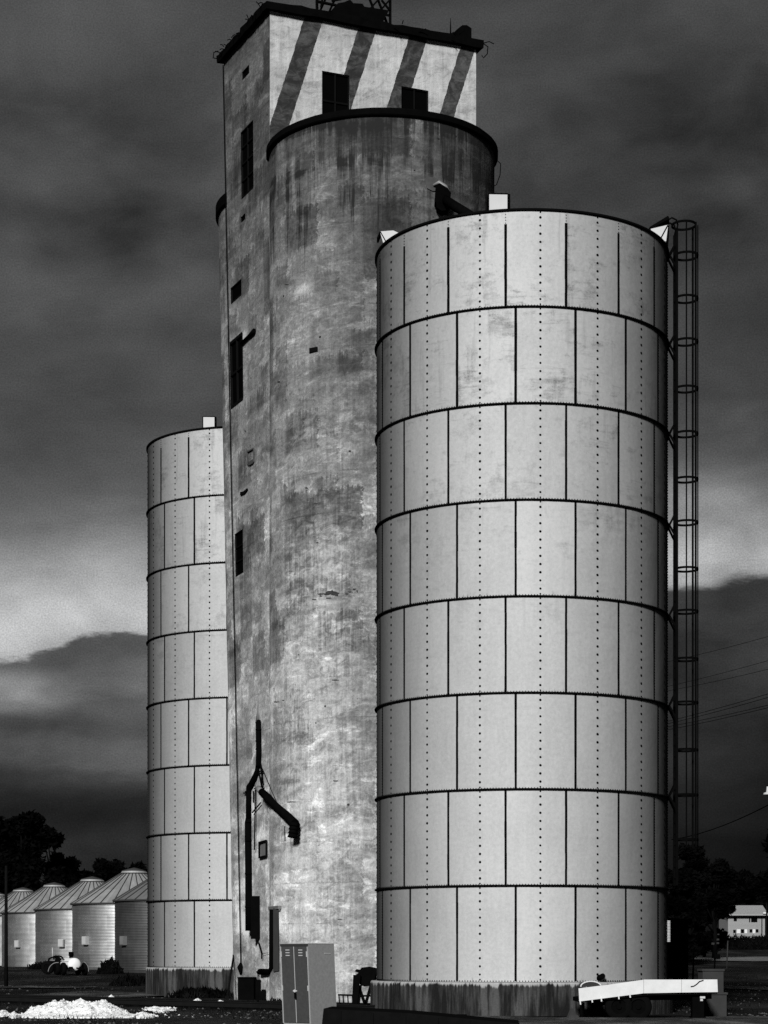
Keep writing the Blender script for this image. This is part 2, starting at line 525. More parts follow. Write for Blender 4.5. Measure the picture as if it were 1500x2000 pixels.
M = {
    'concrete': concrete('weathered_concrete'),
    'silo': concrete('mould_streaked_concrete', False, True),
    'striped': concrete('striped_wall_paint', True),
    'bin': bin_paint('white_bin_paint', 1.0),
    'plinth': plinth_mat(),
    'mastic': simple('black_mastic', 0.003, 0.9, 0.0, 0.4, 3.0, 0.0),
    'bolt': simple('dark_bolt_steel', 0.004, 0.9, 0.0, 0.3, 3.0, 0.0),
    'black': simple('black_steel', 0.0022, 0.9, 0.0, 0.6, 4.0, 0.0),
    'tar': simple('tarred_roof_edge', 0.0022, 0.95, 0.0, 0.6, 5.0, 0.0),
    'pane': simple('dark_opening', 0.0015, 0.9, 0.0, 0.3, 2.0, 0.0),
    'frame': simple('weathered_window_frame', 0.004, 0.9, 0.0, 0.4, 3.0, 0.0),
    'white': simple('white_sheet_metal', 0.38, 0.6, 0.0, 0.10, 4.0),
    'board': simple('white_painted_boards', 0.48, 0.75, 0.0, 0.30, 3.0),
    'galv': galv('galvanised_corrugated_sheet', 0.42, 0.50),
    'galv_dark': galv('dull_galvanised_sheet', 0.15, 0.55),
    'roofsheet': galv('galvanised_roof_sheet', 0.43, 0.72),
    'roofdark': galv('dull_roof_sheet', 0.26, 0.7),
    'rib': simple('roof_seam_dark_steel', 0.02, 0.8),  # darker steel for the raised roof seams
    'lock_dark': simple('dark_grey_locker_paint', 0.036, 0.6, 0.0, 0.5, 14.0, 0.2),
    'lock_pale': simple('pale_grey_locker_paint', 0.20, 0.6, 0.0, 0.45, 16.0, 0.2),
    'lock_edge': simple('worn_locker_edge', 0.30, 0.6),
    'salt': None,
    'soil': soil('dark_cindery_ground', 0.0012, 0.022),
    'gravel': soil('grey_gravel', 0.020, 0.13, 0.6),
    'road': soil('pale_road_gravel', 0.10, 0.17, 0.3),
    'leaf': foliage('dark_leaves', 0.0006, 0.0026),
    'grass': foliage('dark_grass_blades', 0.002, 0.010),
    'bark': simple('dark_bark', 0.003, 0.95, 0.0, 0.4, 3.0, 0.0),
    'wood': simple('weathered_dark_timber', 0.0045, 0.95, 0.0, 0.7, 5.0, 0.0),
    'rubber': simple('tyre_rubber', 0.003, 0.9, 0.0, 0.4, 4.0, 0.0),
    'steel': simple('scuffed_steel', 0.16, 0.55, 0.2),
    'rail': simple('rusty_rail', 0.006, 0.8, 0.0, 0.6, 4.0, 0.05),
    'block': simple('old_concrete_block', 0.022, 0.95, 0.0, 0.6, 3.0),
    'clap': simple('pale_clapboard', 0.20, 0.85, 0.0, 0.1, 2.0),
    'shingle': simple('pale_shingle_roof', 0.24, 0.9, 0.0, 0.15, 6.0),
    'hedge': foliage('hedge_leaves', 0.002, 0.006),
    'wire': simple('black_cable', 0.002, 0.9, 0.0, 0.3, 3.0, 0.0),
    'tank': simple('white_tank_paint', 0.62, 0.5, 0.0, 0.18, 4.0),
    'hatch': simple('pale_hatch_paint', 0.30, 0.8, 0.0, 0.15, 4.0, 0.1),
    'pipe_grey': simple('grey_pipe_sleeve', 0.11, 0.7),
}
m_, t_, b_ = material('white_salt_lumps', 0.9, 0, 0.2)
k_ = noise(t_, pos(t_), 7.0, 6, 0.75)
k2_ = noise(t_, pos(t_), 26.0, 4, 0.75)
setcol(t_, b_, (k_ * 0.65 + k2_ * 0.35).sm(0.36, 0.52).mix(0.16, 0.80))
bump(t_, b_, k_ + k2_ * 0.6, 0.06)
M['salt'] = m_

# terrain sheet
xs = sorted(set([-1500, -800, -400, -200] + [-120 + 8 * i for i in range(31)] + [200, 400, 800, 1500] + [-12 + i for i in range(25)]))
ys = sorted(set([-300, -100, -30, 0, 20] + [30 + 2 * i for i in range(36)] + [100 + 8 * i for i in range(30)] + [400, 600, 1000, 1800, 3000, 5000]))
g = MB()
for y in ys:
    for x in xs:
        k = 0.035 * mnoise.noise((x * 0.6, y * 0.35, 0.0)) if 20 < y < 110 else 0
        g.v.append((x, y, gz(x, y) + k - 0.02))
for j in range(len(ys) - 1):
    for i in range(len(xs) - 1):
        q = j * len(xs) + i
        g.face((q, q + 1, q + len(xs) + 1, q + len(xs)), True)
tag(g.build('ground', M['soil']), kind='structure')


def patch(name, outline, mat, lift, kind='structure', sub=10):
    """a sheet that follows the ground; outline = list of (x, y)"""
    mb = MB()
    cx = sum(p[0] for p in outline) / len(outline); cy = sum(p[1] for p in outline) / len(outline)
    ring = []
    for i, p in enumerate(outline):
        q = outline[(i + 1) % len(outline)]
        for k in range(sub):
            f = k / sub; x = p[0] + (q[0] - p[0]) * f; y = p[1] + (q[1] - p[1]) * f
            w = 0.35 * mnoise.noise((x * 1.1, y * 0.6, 3.0))
            ring.append((x + w, y + w * 1.5))
    m = 8; n = len(ring)
    for j in range(m + 1):
        f = j / m
        for (x, y) in ring:
            X, Y = cx + (x - cx) * f, cy + (y - cy) * f
            mb.v.append((X, Y, gz(X, Y) + lift))
    for j in range(m):
        for i in range(n):
            i2 = (i + 1) % n
            mb.face((j * n + i, (j + 1) * n + i, (j + 1) * n + i2, j * n + i2), True)
    return tag(mb.build(name, mat), kind=kind)


patch('gravel_yard', [(2.2, 52.8), (5.0, 51.2), (9.0, 52.0), (16, 53.5), (30, 56), (30, 46), (12, 43), (1.0, 44.5), (0.4, 49.5)], M['gravel'], 0.03)
patch('gravel_path', [(-13.5, 77), (-9.2, 74.5), (-8.0, 77), (-8.6, 82.5), (-12, 87)], M['gravel'], 0.03)
patch('gravel_strip', [(-22.0, 97.0), (-15.5, 94.0), (-12.0, 95.6), (-18.0, 99.5), (-26, 101)], M['gravel'], 0.032)
patch('street', [(12, 168), (26, 150), (40, 158), (70, 163), (70, 172), (42, 170), (30, 176), (20, 196), (12, 198)], M['road'], 0.05)
patch('dirt_lane', [(10.4, 100), (14.5, 88), (19.0, 75), (21.0, 75.5), (16.6, 89), (12.0, 104)], M['gravel'], 0.035)

# ------------------------------------------------------------------ the concrete elevator
EL_BASE = Vector((-1.2, 68.5, 0))
el = empty('grain_elevator', EL_BASE, 'tall stained concrete grain elevator with a striped square headhouse over its round silo', 'grain elevator')


def wall_holes(mb, P, ucuts, zlo, zhi, holes, depth, nrm, uscale, uoff=0.0, zstep=3.0):
    us = sorted(set([0.0, 1.0] + list(ucuts) + [h[0] for h in holes] + [h[1] for h in holes]))
    zs = sorted(set([zlo, zhi] + [h[2] for h in holes] + [h[3] for h in holes] + [zlo + zstep * i for i in range(1, int((zhi - zlo) / zstep))]))
    for i in range(len(us) - 1):
        for j in range(len(zs) - 1):
            a, b_, c, d = us[i], us[i + 1], zs[j], zs[j + 1]
            um, zm = (a + b_) / 2, (c + d) / 2
            if any(h[0] < um < h[1] and h[2] < zm < h[3] for h in holes): continue
            mb.poly([P(a, c), P(b_, c), P(b_, d), P(a, d)],
                    [(uoff + a * uscale, c), (uoff + b_ * uscale, c), (uoff + b_ * uscale, d), (uoff + a * uscale, d)])
    inn = -Vector(nrm) * depth
    for (a, b_, c, d) in holes:
        for p, q in (((a, c), (b_, c)), ((b_, c), (b_, d)), ((b_, d), (a, d)), ((a, d), (a, c))):
            p1, q1 = P(*p), P(*q)
            mb.poly([p1, q1, q1 + inn, p1 + inn], [(uoff + p[0] * uscale, p[1]), (uoff + q[0] * uscale, q[1])] * 2)


LD = EL_F - EL_N
LN = Vector((LD.y, -LD.x, 0)).normalized() * -1
if LN.x > 0: LN = -LN
FD = EL_R - EL_N
FN = Vector((FD.y, -FD.x, 0)).normalized()
if FN.y > 0: FN = -FN


def PL(s, z): return Vector((EL_N.x + s * (LD.x + lean(z)), EL_N.y + s * LD.y, z))
def PF(s, z): return Vector((EL_N.x + s * FD.x, EL_N.y + s * FD.y, z))


def lrect(x0, x1, ytop_r, ybot_r):
    s1, zt, _ = left_hit(x1, ytop_r); s1b, zb, _ = left_hit(x1, ybot_r)
    s0, _, _ = left_hit(x0, (ytop_r + ybot_r) / 2 + 20)
    return (min(s0, s1), max(s0, s1), zb, zt)


LH = [lrect(471, 494, 234, 366), lrect(472.5, 486.5, 126, 143), lrect(451, 471, 544, 575), lrect(450.5, 473.3, 651, 779), lrect(459.5, 474, 1033, 1119),
      lrect(470, 479, 416, 428)]
mb = MB()
wall_holes(mb, PL, [0.25, 0.5, 0.75], -0.3, TOPZ, LH, 0.07, LN, -LD.length, 0.0)
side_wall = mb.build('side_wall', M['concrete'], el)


def frect(x0, x1, ytop):
    a, z = front_hit(x0, ytop); b_, _ = front_hit(x1, ytop)
    return (a / UW, b_ / UW, 26.55, z)


FH = [frect(629, 683, 138), frect(784, 837, 168)]
mb = MB()
wall_holes(mb, PF, [0.25, 0.5, 0.75], 26.0, TOPZ, FH, 0.10, FN, UW, 0.0, 1.0)
mb.build('striped_wall', M['striped'], el)
mb = MB()
BR = EL_R + LD
for A, B, z0, u0 in ((EL_N, EL_R, -0.3, 0), (EL_R, BR, -0.3, 9), (BR, EL_F, -0.3, 15)):
    zt = 26.0 if A is EL_N else TOPZ
    L = (B - A).length; lz = z0
    while lz < zt - 1e-6:
        h = min(lz + 3.0, zt)
        ka = lean(lz) if A is EL_F or B is EL_F else 0; kb = lean(h) if B is EL_F else 0
        mb.poly([A + Vector((0, 0, lz)), B + Vector((ka if B is EL_F else 0, 0, lz)), B + Vector((kb, 0, h)), A + Vector((0, 0, h))],
                [(u0, lz), (u0 + L, lz), (u0 + L, h), (u0, h)])
        lz = h
mb.build('rear_wall', M['concrete'], el)

# windows: dark glazing with frames at the back of each opening
def window(P, h, nrm, name, bars_v, bars_z, fw=0.07):
    a, b_, c, d = h; inn = -Vector(nrm) * (0.05 if P is PL else 0.08)
    mb = MB()
    p = [P(a, c) + inn, P(b_, c) + inn, P(b_, d) + inn, P(a, d) + inn]
    mb.poly(p)
    pane_only = mb
    w = pane_only.build(name, M['pane'], el)
    fr = MB(); out = Vector(nrm) * 0.015
    for q, r in ((0, 1), (1, 2), (2, 3), (3, 0)): fr.bar(p[q] + out, p[r] + out, fw)
    for k in range(1, bars_v + 1):
        f = k / (bars_v + 1); fr.bar(p[0].lerp(p[1], f) + out, p[3].lerp(p[2], f) + out, fw * 0.8)
    for k in range(1, bars_z + 1):
        f = k / (bars_z + 1); fr.bar(p[0].lerp(p[3], f) + out, p[1].lerp(p[2], f) + out, fw * 0.8)
    fr.build('frame', M['frame'], w)
    return w


window(PL, LH[0], LN, 'window', 1, 3)
window(PL, LH[1], LN, 'vent_opening', 0, 0, 0.04)
window(PL, LH[2], LN, 'window', 0, 0)
window(PL, LH[3], LN, 'window', 1, 1, 0.10)
window(PL, LH[4], LN, 'window', 0, 2, 0.06)
window(PL, LH[5], LN, 'vent_opening', 0, 0, 0.03)
window(PF, FH[0], FN, 'doorway', 1, 2)
window(PF, FH[1], FN, 'window', 1, 0)
# round silos
def wob(cx):
    return lambda a, z: 0.014 * mnoise.noise((a * 2.2, z * 0.9, cx)) + 0.008 * mnoise.noise((a * 7, z * 3.0, cx)) + 0.004 * math.sin(z * 2 * math.pi / 1.22)


C1 = Vector((-0.06, 66.2, 0)); R1 = 3.50
mb = MB()
prof = [(R1, -0.3 + 0.4 * i) for i in range(68)]
prof = [(r, z) for r, z in prof if z < 26.4] + [(R1, 26.45)]
mb.lathe(prof, (C1.x, C1.y, 0), 128, -math.pi, math.pi, True, R1, wob(1.0))
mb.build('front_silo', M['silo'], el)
mb = MB()
mb.lathe([(R1 - 0.1, 26.24), (3.58, 26.28), (3.61, 26.31), (3.61, 26.47), (3.58, 26.50), (0.0, 26.56)], (C1.x, C1.y, 0), 96, smooth=False,
         rad=lambda a, z: 0.012 * mnoise.noise((a * 9, z * 3, 5)))
mb.build('deck_slab', M['tar'], el)
C2 = Vector((-2.12, 72.3, 0))
mb = MB()
b0 = len(mb.v)
mb.lathe([(R1, -0.3 + 0.6 * i) for i in range(46)], (C2.x, C2.y, 0), 96, -math.pi, math.pi, True, R1, wob(2.0))
mb.v = [(x + lean(z) - lean(26.5), y, z) for x, y, z in mb.v]
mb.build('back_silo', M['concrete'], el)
mb = MB()
mb.lathe([(R1 - 0.1, 26.45), (3.60, 26.48), (3.60, 26.82), (0.0, 26.9)], (C2.x, C2.y, 0), 96, smooth=False)
mb.build('deck_slab', M['tar'], el)

# flat roof slab with ragged, tarred edge
ov = 0.18
eL_, eF = LD.normalized(), FD.normalized()
corn = [EL_N - eL_ * ov - eF * ov, EL_R - eL_ * ov + eF * ov, BR + eL_ * ov + eF * ov, EL_F + eL_ * ov - eF * ov]
mb = MB(); rng = random.Random(4)
edge = []
for i in range(4):
    a, b_ = corn[i], corn[(i + 1) % 4]; n = 26
    for k in range(n):
        edge.append(a.lerp(b_, k / n))
n = len(edge); b0 = len(mb.v)
for e in edge: mb.v.append((e.x, e.y, TOPZ - 0.01 + rng.uniform(-0.02, 0.02)))
for e in edge:
    d = (e - (EL_N + BR) / 2).normalized() * rng.uniform(-0.02, 0.03)
    mb.v.append((e.x + d.x, e.y + d.y, TOPZ + 0.23 + rng.uniform(-0.03, 0.035)))
mb.face([b0 + i for i in reversed(range(n))]); mb.face([b0 + n + i for i in range(n)])
for i in range(n):
    j = (i + 1) % n; mb.face((b0 + i, b0 + j, b0 + n + j, b0 + n + i))
mb.build('roof_slab', M['tar'], el)
def loose(pts, r=0.013):
    w_ = MB(); w_.tube(pts, r, 5); w_.build('loose_wire', M['wire'], el)


for i in range(22):
    e = edge[int(rng.uniform(78, 103))] if i < 15 else edge[int(rng.uniform(0, 26))]
    o_ = (e - (EL_N + BR) / 2).normalized()
    p = Vector((e.x, e.y, TOPZ + rng.uniform(0.05, 0.3)))
    q = p + o_ * rng.uniform(0.08, 0.2) + Vector((rng.uniform(-.08, .08), 0, rng.uniform(-.12, .16)))
    loose([p, (p + q) / 2 + Vector((0, 0, .03)), q], 0.016)
cr = Vector((corn[1].x, corn[1].y, TOPZ + 0.15))
loose([cr, cr + Vector((.18, 0, .05)), cr + Vector((.34, 0, -.03))], .016)
loose([cr + Vector((0, 0, -.02)), cr + Vector((.14, 0, -.12)), cr + Vector((.12, 0, -.35)), cr + Vector((0.0, .0, -.48)), cr + Vector((-.06, 0, -.40))], .018)
cl_ = Vector((corn[3].x, corn[3].y, TOPZ + 0.15))
loose([cl_, cl_ + Vector((-.12, 0, .02)), cl_ + Vector((-.1, 0, .2)), cl_ + Vector((0.05, 0, .25))], .018)
rs = C1 + Vector((3.60, 0.1, 26.3))
mb = MB()
mb.tube([rs, rs + Vector((.10, 0, -.1)), rs + Vector((.08, 0, -.45)), rs + Vector((-.03, 0, -.75)), rs + Vector((-.12, 0, -.8))], 0.014, 5)
mb.build('loose_wire', M['wire'], el)

# machinery on the headhouse roof
def on_roof(px, py, back):
    """pixel to a point standing `back` metres behind the striped face"""
    q = (px - CX) / F; o = EL_N - FN * back
    s = (q * o.y - o.x) / (FD.x - q * FD.y); Y = o.y + s * FD.y
    return Vector((o.x + s * FD.x, Y, EYE + (HY - py) / F * Y))


tw = MB()
bk0, bk1 = 0.5, 1.9
posts = {}
for px in (619, 762):
    for bk in (bk0, bk1):
        p = on_roof(px, 0, bk); a = Vector((p.x, p.y, TOPZ + 0.28)); c = Vector((p.x, p.y, TOPZ + 3.1))
        tw.bar(a, c, 0.09); posts[px, bk] = (a, c)
for (k0, k1) in (((619, bk0), (762, bk0)), ((619, bk1), (762, bk1)), ((619, bk0), (619, bk1)), ((762, bk0), (762, bk1))):
    (a, c), (d, e) = posts[k0], posts[k1]
    tw.bar(c, e, 0.08)
    tw.bar(a.lerp(c, .42), d.lerp(e, .42), 0.06)
    if k0[0] == 619 and k1[0] == 762:
        m0, m1 = a.lerp(d, .5), c.lerp(e, .5)
        tw.bar(a, m1, 0.06); tw.bar(d, m1, 0.06)
    else:
        tw.bar(a, e, 0.06); tw.bar(d, c, 0.06)
p = on_roof(746, 10, 0.45)
for a, c in (((745, 0), (761, 20)), ((761, 0), (745, 18)), ((724, 16), (742, -4)), ((619, 2), (656, 10)), ((630, -4), (627, 14)), ((648, 2), (668, -2))):
    tw.bar(on_roof(*a, 0.45), on_roof(*c, 0.45), 0.055)
tw.build('roof_tower', M['black'], el)
tr = MB()
pts = [on_roof(x, y, 0.35) for x, y in ((648, 24), (660, 6), (672, 4), (684, -1), (690, 6), (708, 7), (712, 13), (760, 20), (746, 47))]
tr.prism(pts, -FN * 1.5)
tr.build('hopper_tray', M['black'], el)
vt = MB()
pts = [on_roof(x, y, 0.3) for x, y in ((894, 74), (894, 56), (903, 49), (912, 49), (921, 55), (921, 80))]
vt.prism(pts, -FN * 0.45)
vt.build('roof_vent', M['black'], el)
an = MB()
p = on_roof(880, 68, 0.6); an.tube([p, on_roof(880, 50, 0.6), on_roof(880, 35, 0.6)], [0.03, 0.02, 0.008], 6)
an.build('antenna', M['black'], el)

# spout from the silo onto the steel bin
def cyl_y(X, off=0.0):
    return C1.y - math.sqrt(max(0.01, (R1 + off) ** 2 - (X - C1.x) ** 2))


def cat(px, py, off):
    """pixel on the front silo's surface, pushed out by off"""
    q = (px - CX) / F; Y = 63.5
    for _ in range(12): Y = 0.5 * Y + 0.5 * cyl_y(q * Y, off)
    return at(px, py, Y)


sp = MB()
ctr = cat(867, 388, 0.25)
sp.prism([cat(x, y, 0.02) for x, y in ((850, 373), (858, 368), (874, 378), (880, 388), (878, 400), (874, 420), (862, 422), (852, 415), (851, 406), (848, 403), (849, 388))], Vector((0.0, -0.45, 0)))
sp.tube([cat(868, 390, 0.3), at(930, 428, 60.9)], 0.14, 10)
sp.build('roof_spout', M['black'], el)
hd = MB()
c0 = cat(860, 362, 0.0)
hd.tube([cat(846, 362, 0.05), cat(857, 356, 0.16), cat(868, 366, 0.25), cat(876, 381, 0.28)], [0.03, 0.06, 0.10, 0.10], 10)
hd.build('spout_sleeve', M['steel'], el)
hd = MB()
hd.prism([cat(x, y, 0.01) for x, y in ((829, 352), (836, 346), (850, 347), (860, 354), (866, 363), (858, 372), (846, 374), (834, 368))], Vector((0.0, -0.03, 0)))
hd.build('dark_patch', simple('dark_grey_patch', 0.05, 0.9, 0.0, 0.8, 6.0), el)  # thin dark patch on the silo, above and left of the spout

# hoist wire down the corner with its weight
w = MB(); pts = []
for py in (128, 400, 700, 960, 1360, 1600, 1880):
    px = 438.6 + (py - 128) / (1880 - 128) * 34.5
    s_, z_, Y_ = left_hit(px, py); pts.append(PL(s_, z_) + LN * 0.05)
w.tube(pts, 0.021, 5)
w.tube([pts[-1], pts[-1] + Vector((0, 0, -.12)), pts[-1] + Vector((0, 0, -.16)), pts[-1] + Vector((0, 0, -.42))], [0.03, 0.10, 0.12, 0.02], 8)
w.build('hoist_wire', M['wire'], el)

# wall details: bracket, framed niche, plates, spalls
def lpt(px, py, off=0.06):
    s_, z_, Y_ = left_hit(px, py); return PL(s_, z_) + LN * off


d_ = MB(); d_.tube([lpt(475, 671), lpt(488, 658), lpt(500, 646)], [0.05, 0.05, 0.075], 6); d_.build('wall_bracket', M['black'], el)
d_ = MB(); d_.prism([lpt(x, y, 0.0) for x, y in ((471, 961), (477, 960), (484, 954), (485, 957), (480, 964), (471, 968))], LN * 0.04); d_.build('wall_scar', M['frame'], el)
d_ = MB()
q4 = [lpt(485, 883, 0.03), lpt(497, 876, 0.03), lpt(497, 902, 0.03), lpt(485, 908, 0.03)]
for i in range(4): d_.bar(q4[i], q4[(i + 1) % 4], 0.035)
d_.prism([lpt(488, 903, 0.0), lpt(496, 897, 0.0), lpt(496, 905, 0.0), lpt(488, 910, 0.0)], LN * 0.05)
d_.build('blocked_opening', simple('stained_grey_frame', 0.05, 0.95, 0.0, 0.6, 9.0, 0.0), el)
d_ = MB(); c0 = [cat(x, y, 0.0) for x, y in ((604, 681), (620, 678), (620, 686), (604, 690))]; d_.prism(c0, Vector((0, -0.06, 0))); d_.build('steel_plate', M['frame'], el)
spall_m = simple('spalled_rubble', 0.030, 0.97, 0, 0.95, 16.0, 0.0)
rng = random.Random(8)
def spall(px, py, rx, ry, n=11):
    d_ = MB(); P = []
    for k in range(n):
        a = 2 * math.pi * k / n; f = rng.uniform(.45, 1.25)
        x, y = px + rx * f * math.cos(a), py + ry * f * math.sin(a)
        P.append(cat(x, y, 0.0) if x > 535 else lpt(x, y, 0.0))
    d_.prism(P, Vector((0, -0.02, 0))); d_.build('spalled_concrete', spall_m, el)
for q in ((648, 1157, 13, 4.5, 17), (655, 1160, 8, 5, 13), (636, 1160, 9, 1.6), (625, 1160, 5, 1.2), (626, 1164, 2.5, 1.5), (678, 1160, 4, 1.2), (684, 1156, 5, 1.2), (691, 1151, 4, 1.8), (697, 1155, 1.5, 2.5),
          (614, 1171, 4, .8), (641, 1168, 8, .8), (544, 746, 3, 2), (617, 984, 4, 1.6), (479, 842, 1.2, 3), (540, 1371, 6, .9), (553, 1368, 3, .8), (655, 1328, 7, .9), (620, 1060, 3, 1), (598, 953, 3, 1.3), (655, 1525, 5, 1), (568, 1566, 8, .7), (663, 1795, 6, .8), (560, 556, 4, 1.2)):
    spall(*q)

# grain spouting on the lower wall
def Yw(px):                                           # depth of whatever wall the pixel shows
    if px < 529: return left_hit(px, 1600)[2]
    return cat(px, 1600, 0.0).y


G = lambda px, py, off=0.28: at(px, py, Yw(px) - off)
s = MB(); s.tube([G(505, 1376, .12), G(505, 1408, .12)], [0.03, 0.09], 8); s.build('pipe_stub', M['pipe_grey'], el)
s = MB(); s.tube([G(505, 1408), G(505.5, 1412), G(506, 1440), G(506.5, 1470), G(505.5, 1492), G(502, 1500)], [0.08, 0.10, 0.105, 0.105, 0.10, 0.06], 12)
for y in (1424, 1446, 1462): s.tube([G(506, y), G(506, y + 2.5)], 0.115, 12)
s.build('down_pipe', M['black'], el)
s = MB(); s.tube([G(504, 1492), G(502, 1508), G(492, 1530), G(487, 1538), G(486.5, 1548), G(486, 1600)], [0.07, 0.085, 0.10, 0.11, 0.105, 0.105], 12)
s.tube([G(486, 1598), G(485.6, 1606), G(485.5, 1640), G(486, 1700), G(486, 1760), G(486, 1818)], [0.105, 0.125, 0.125, 0.12, 0.118, 0.115], 12)
for y in (1545, 1604, 1640, 1705, 1770): s.tube([G(486, y), G(486, y + 3)], 0.13, 12)
s.tube([G(480, 1549), G(476, 1549)], 0.025, 6)
s.build('down_spout', M['black'], el)
for a, c in (((508, 1488), (513, 1530)), ((503, 1498), (511, 1536)), ((511, 1500), (512, 1545)), ((503, 1507), (514, 1506)), ((497, 1540), (514, 1536)), ((496, 1536), (504, 1500)), ((495, 1545), (495, 1568)), ((499, 1542), (497, 1660)), ((509, 1568), (493, 1587))):
    s = MB(); s.tube([G(*a), G(*c)], 0.024, 5); s.build('spout_brace', M['black'], el)
s = MB(); s.tube([G(511, 1498), G(524, 1530, .3), G(538, 1562, .3)], 0.012, 4); s.build('stay_wire', M['wire'], el)
s = MB(); p0, p1 = at(504, 1540, 66.2), at(576, 1609, 63.55)
s.tube([p0, p0.lerp(p1, .10)], 0.095, 12); s.build('spout_collar', M['steel'], el)
s = MB()
s.tube([p0.lerp(p1, .10), p0.lerp(p1, .30), p0.lerp(p1, .62), p0.lerp(p1, .9), p1], [0.115, 0.135, 0.14, 0.14, 0.145], 14)
e0 = at(575, 1607, 63.5); e1 = at(571, 1636, 63.45)
for k in range(4):
    a = e0.lerp(e1, k / 4); c = e0.lerp(e1, (k + .95) / 4); s.tube([a, c], [0.12, 0.155], 14)
s.tube([at(556, 1614, 63.5), at(557, 1643, 63.4)], 0.015, 5)
s.box(at(560, 1594, 63.95), (0.12, 0.12, 0.08), Matrix.Rotation(0.7, 3, 'Y'))
s.build('load_spout', M['black'], el)
s = MB(); s.box(G(499.5, 1792, .32), (0.30, 0.24, 1.36)); s.build('leg_box', M['black'], el)
s = MB(); s.tube([G(503, 1836), G(511, 1862, .2), G(511, 1873, .2)], 0.022, 5); s.tube([G(511, 1863, .2), G(524, 1861, .2)], 0.008, 4); s.build('hanging_rod', M['wire'], el)
s = MB(); q4 = [lpt(509, 1646, .05), lpt(523, 1642, .05), lpt(523, 1672, .05), lpt(509, 1675, .05)]
for i in range(4): s.bar(q4[i], q4[(i + 1) % 4], 0.055)
fr = s.build('small_window', M['frame'], el)
s = MB(); s.poly([lpt(511, 1650, .03), lpt(521, 1647, .03), lpt(521, 1670, .03), lpt(511, 1672, .03)]); s.build('pane', M['pipe_grey'], fr)
# door with pipe beside it
s = MB(); s.prism([cat(x, y, 0.0) for x, y in ((535, 1774), (545, 1774), (546, 1896), (535, 1898))], Vector((-0.02, -0.06, 0))); s.build('narrow_door', simple('grey_board_door', 0.028, 0.9, 0.0, 0.5, 3.0), el)
s = MB(); s.tube([G(530.5, 1776, .2), G(530, 1890, .2), G(528, 1898, .22), G(508, 1898, .25)], [0.075, 0.08, 0.09, 0.10], 10)
s.build('vent_pipe', M['black'], el)


s = MB(); s.bar(G(527, 1774, .22), G(546, 1772, .16), .10); s.bar(G(527, 1779, .2), G(546, 1777, .14), .04); s.build('door_lintel', M['pipe_grey'], el)


# ------------------------------------------------------------------ bolted steel bins
RB, RH, NR = 3.927, 2.44, 8
def dome(mb, th, z, r0, rad, h):
    """a bolt head on the shell, axis along the radius"""
    n = 6; c, s_ = math.cos(th), math.sin(th); b = len(mb.v)
    for rr, hh in ((rad, -0.004), (rad * 0.85, h * 0.7)):
        for k in range(n):
            a = 2 * math.pi * k / n; du, dz_ = rr * math.cos(a), rr * math.sin(a)
            R_ = r0 + hh
            mb.v.append((R_ * s_ + du * c, -R_ * c + du * s_, z + dz_))
    for k in range(n):
        k2 = (k + 1) % n; mb.face((b + k, b + k2, b + n + k2, b + n + k))
    mb.face([b + n + k for k in range(n)])


def strip(mb, th, w, z0, z1, r0, r1):
    hw = w / 2 / r0; c = []
    for z in (z0, z1):
        for r in (r0, r1):
            for s_ in (-hw, hw):
                a = th + s_; c.append((r * math.sin(a), -r * math.cos(a), z))
    b = len(mb.v); mb.v += c
    for q in ((2, 3, 7, 6), (0, 2, 6, 4), (3, 1, 5, 7), (0, 1, 3, 2), (4, 6, 7, 5)): mb.face([b + i for i in q])


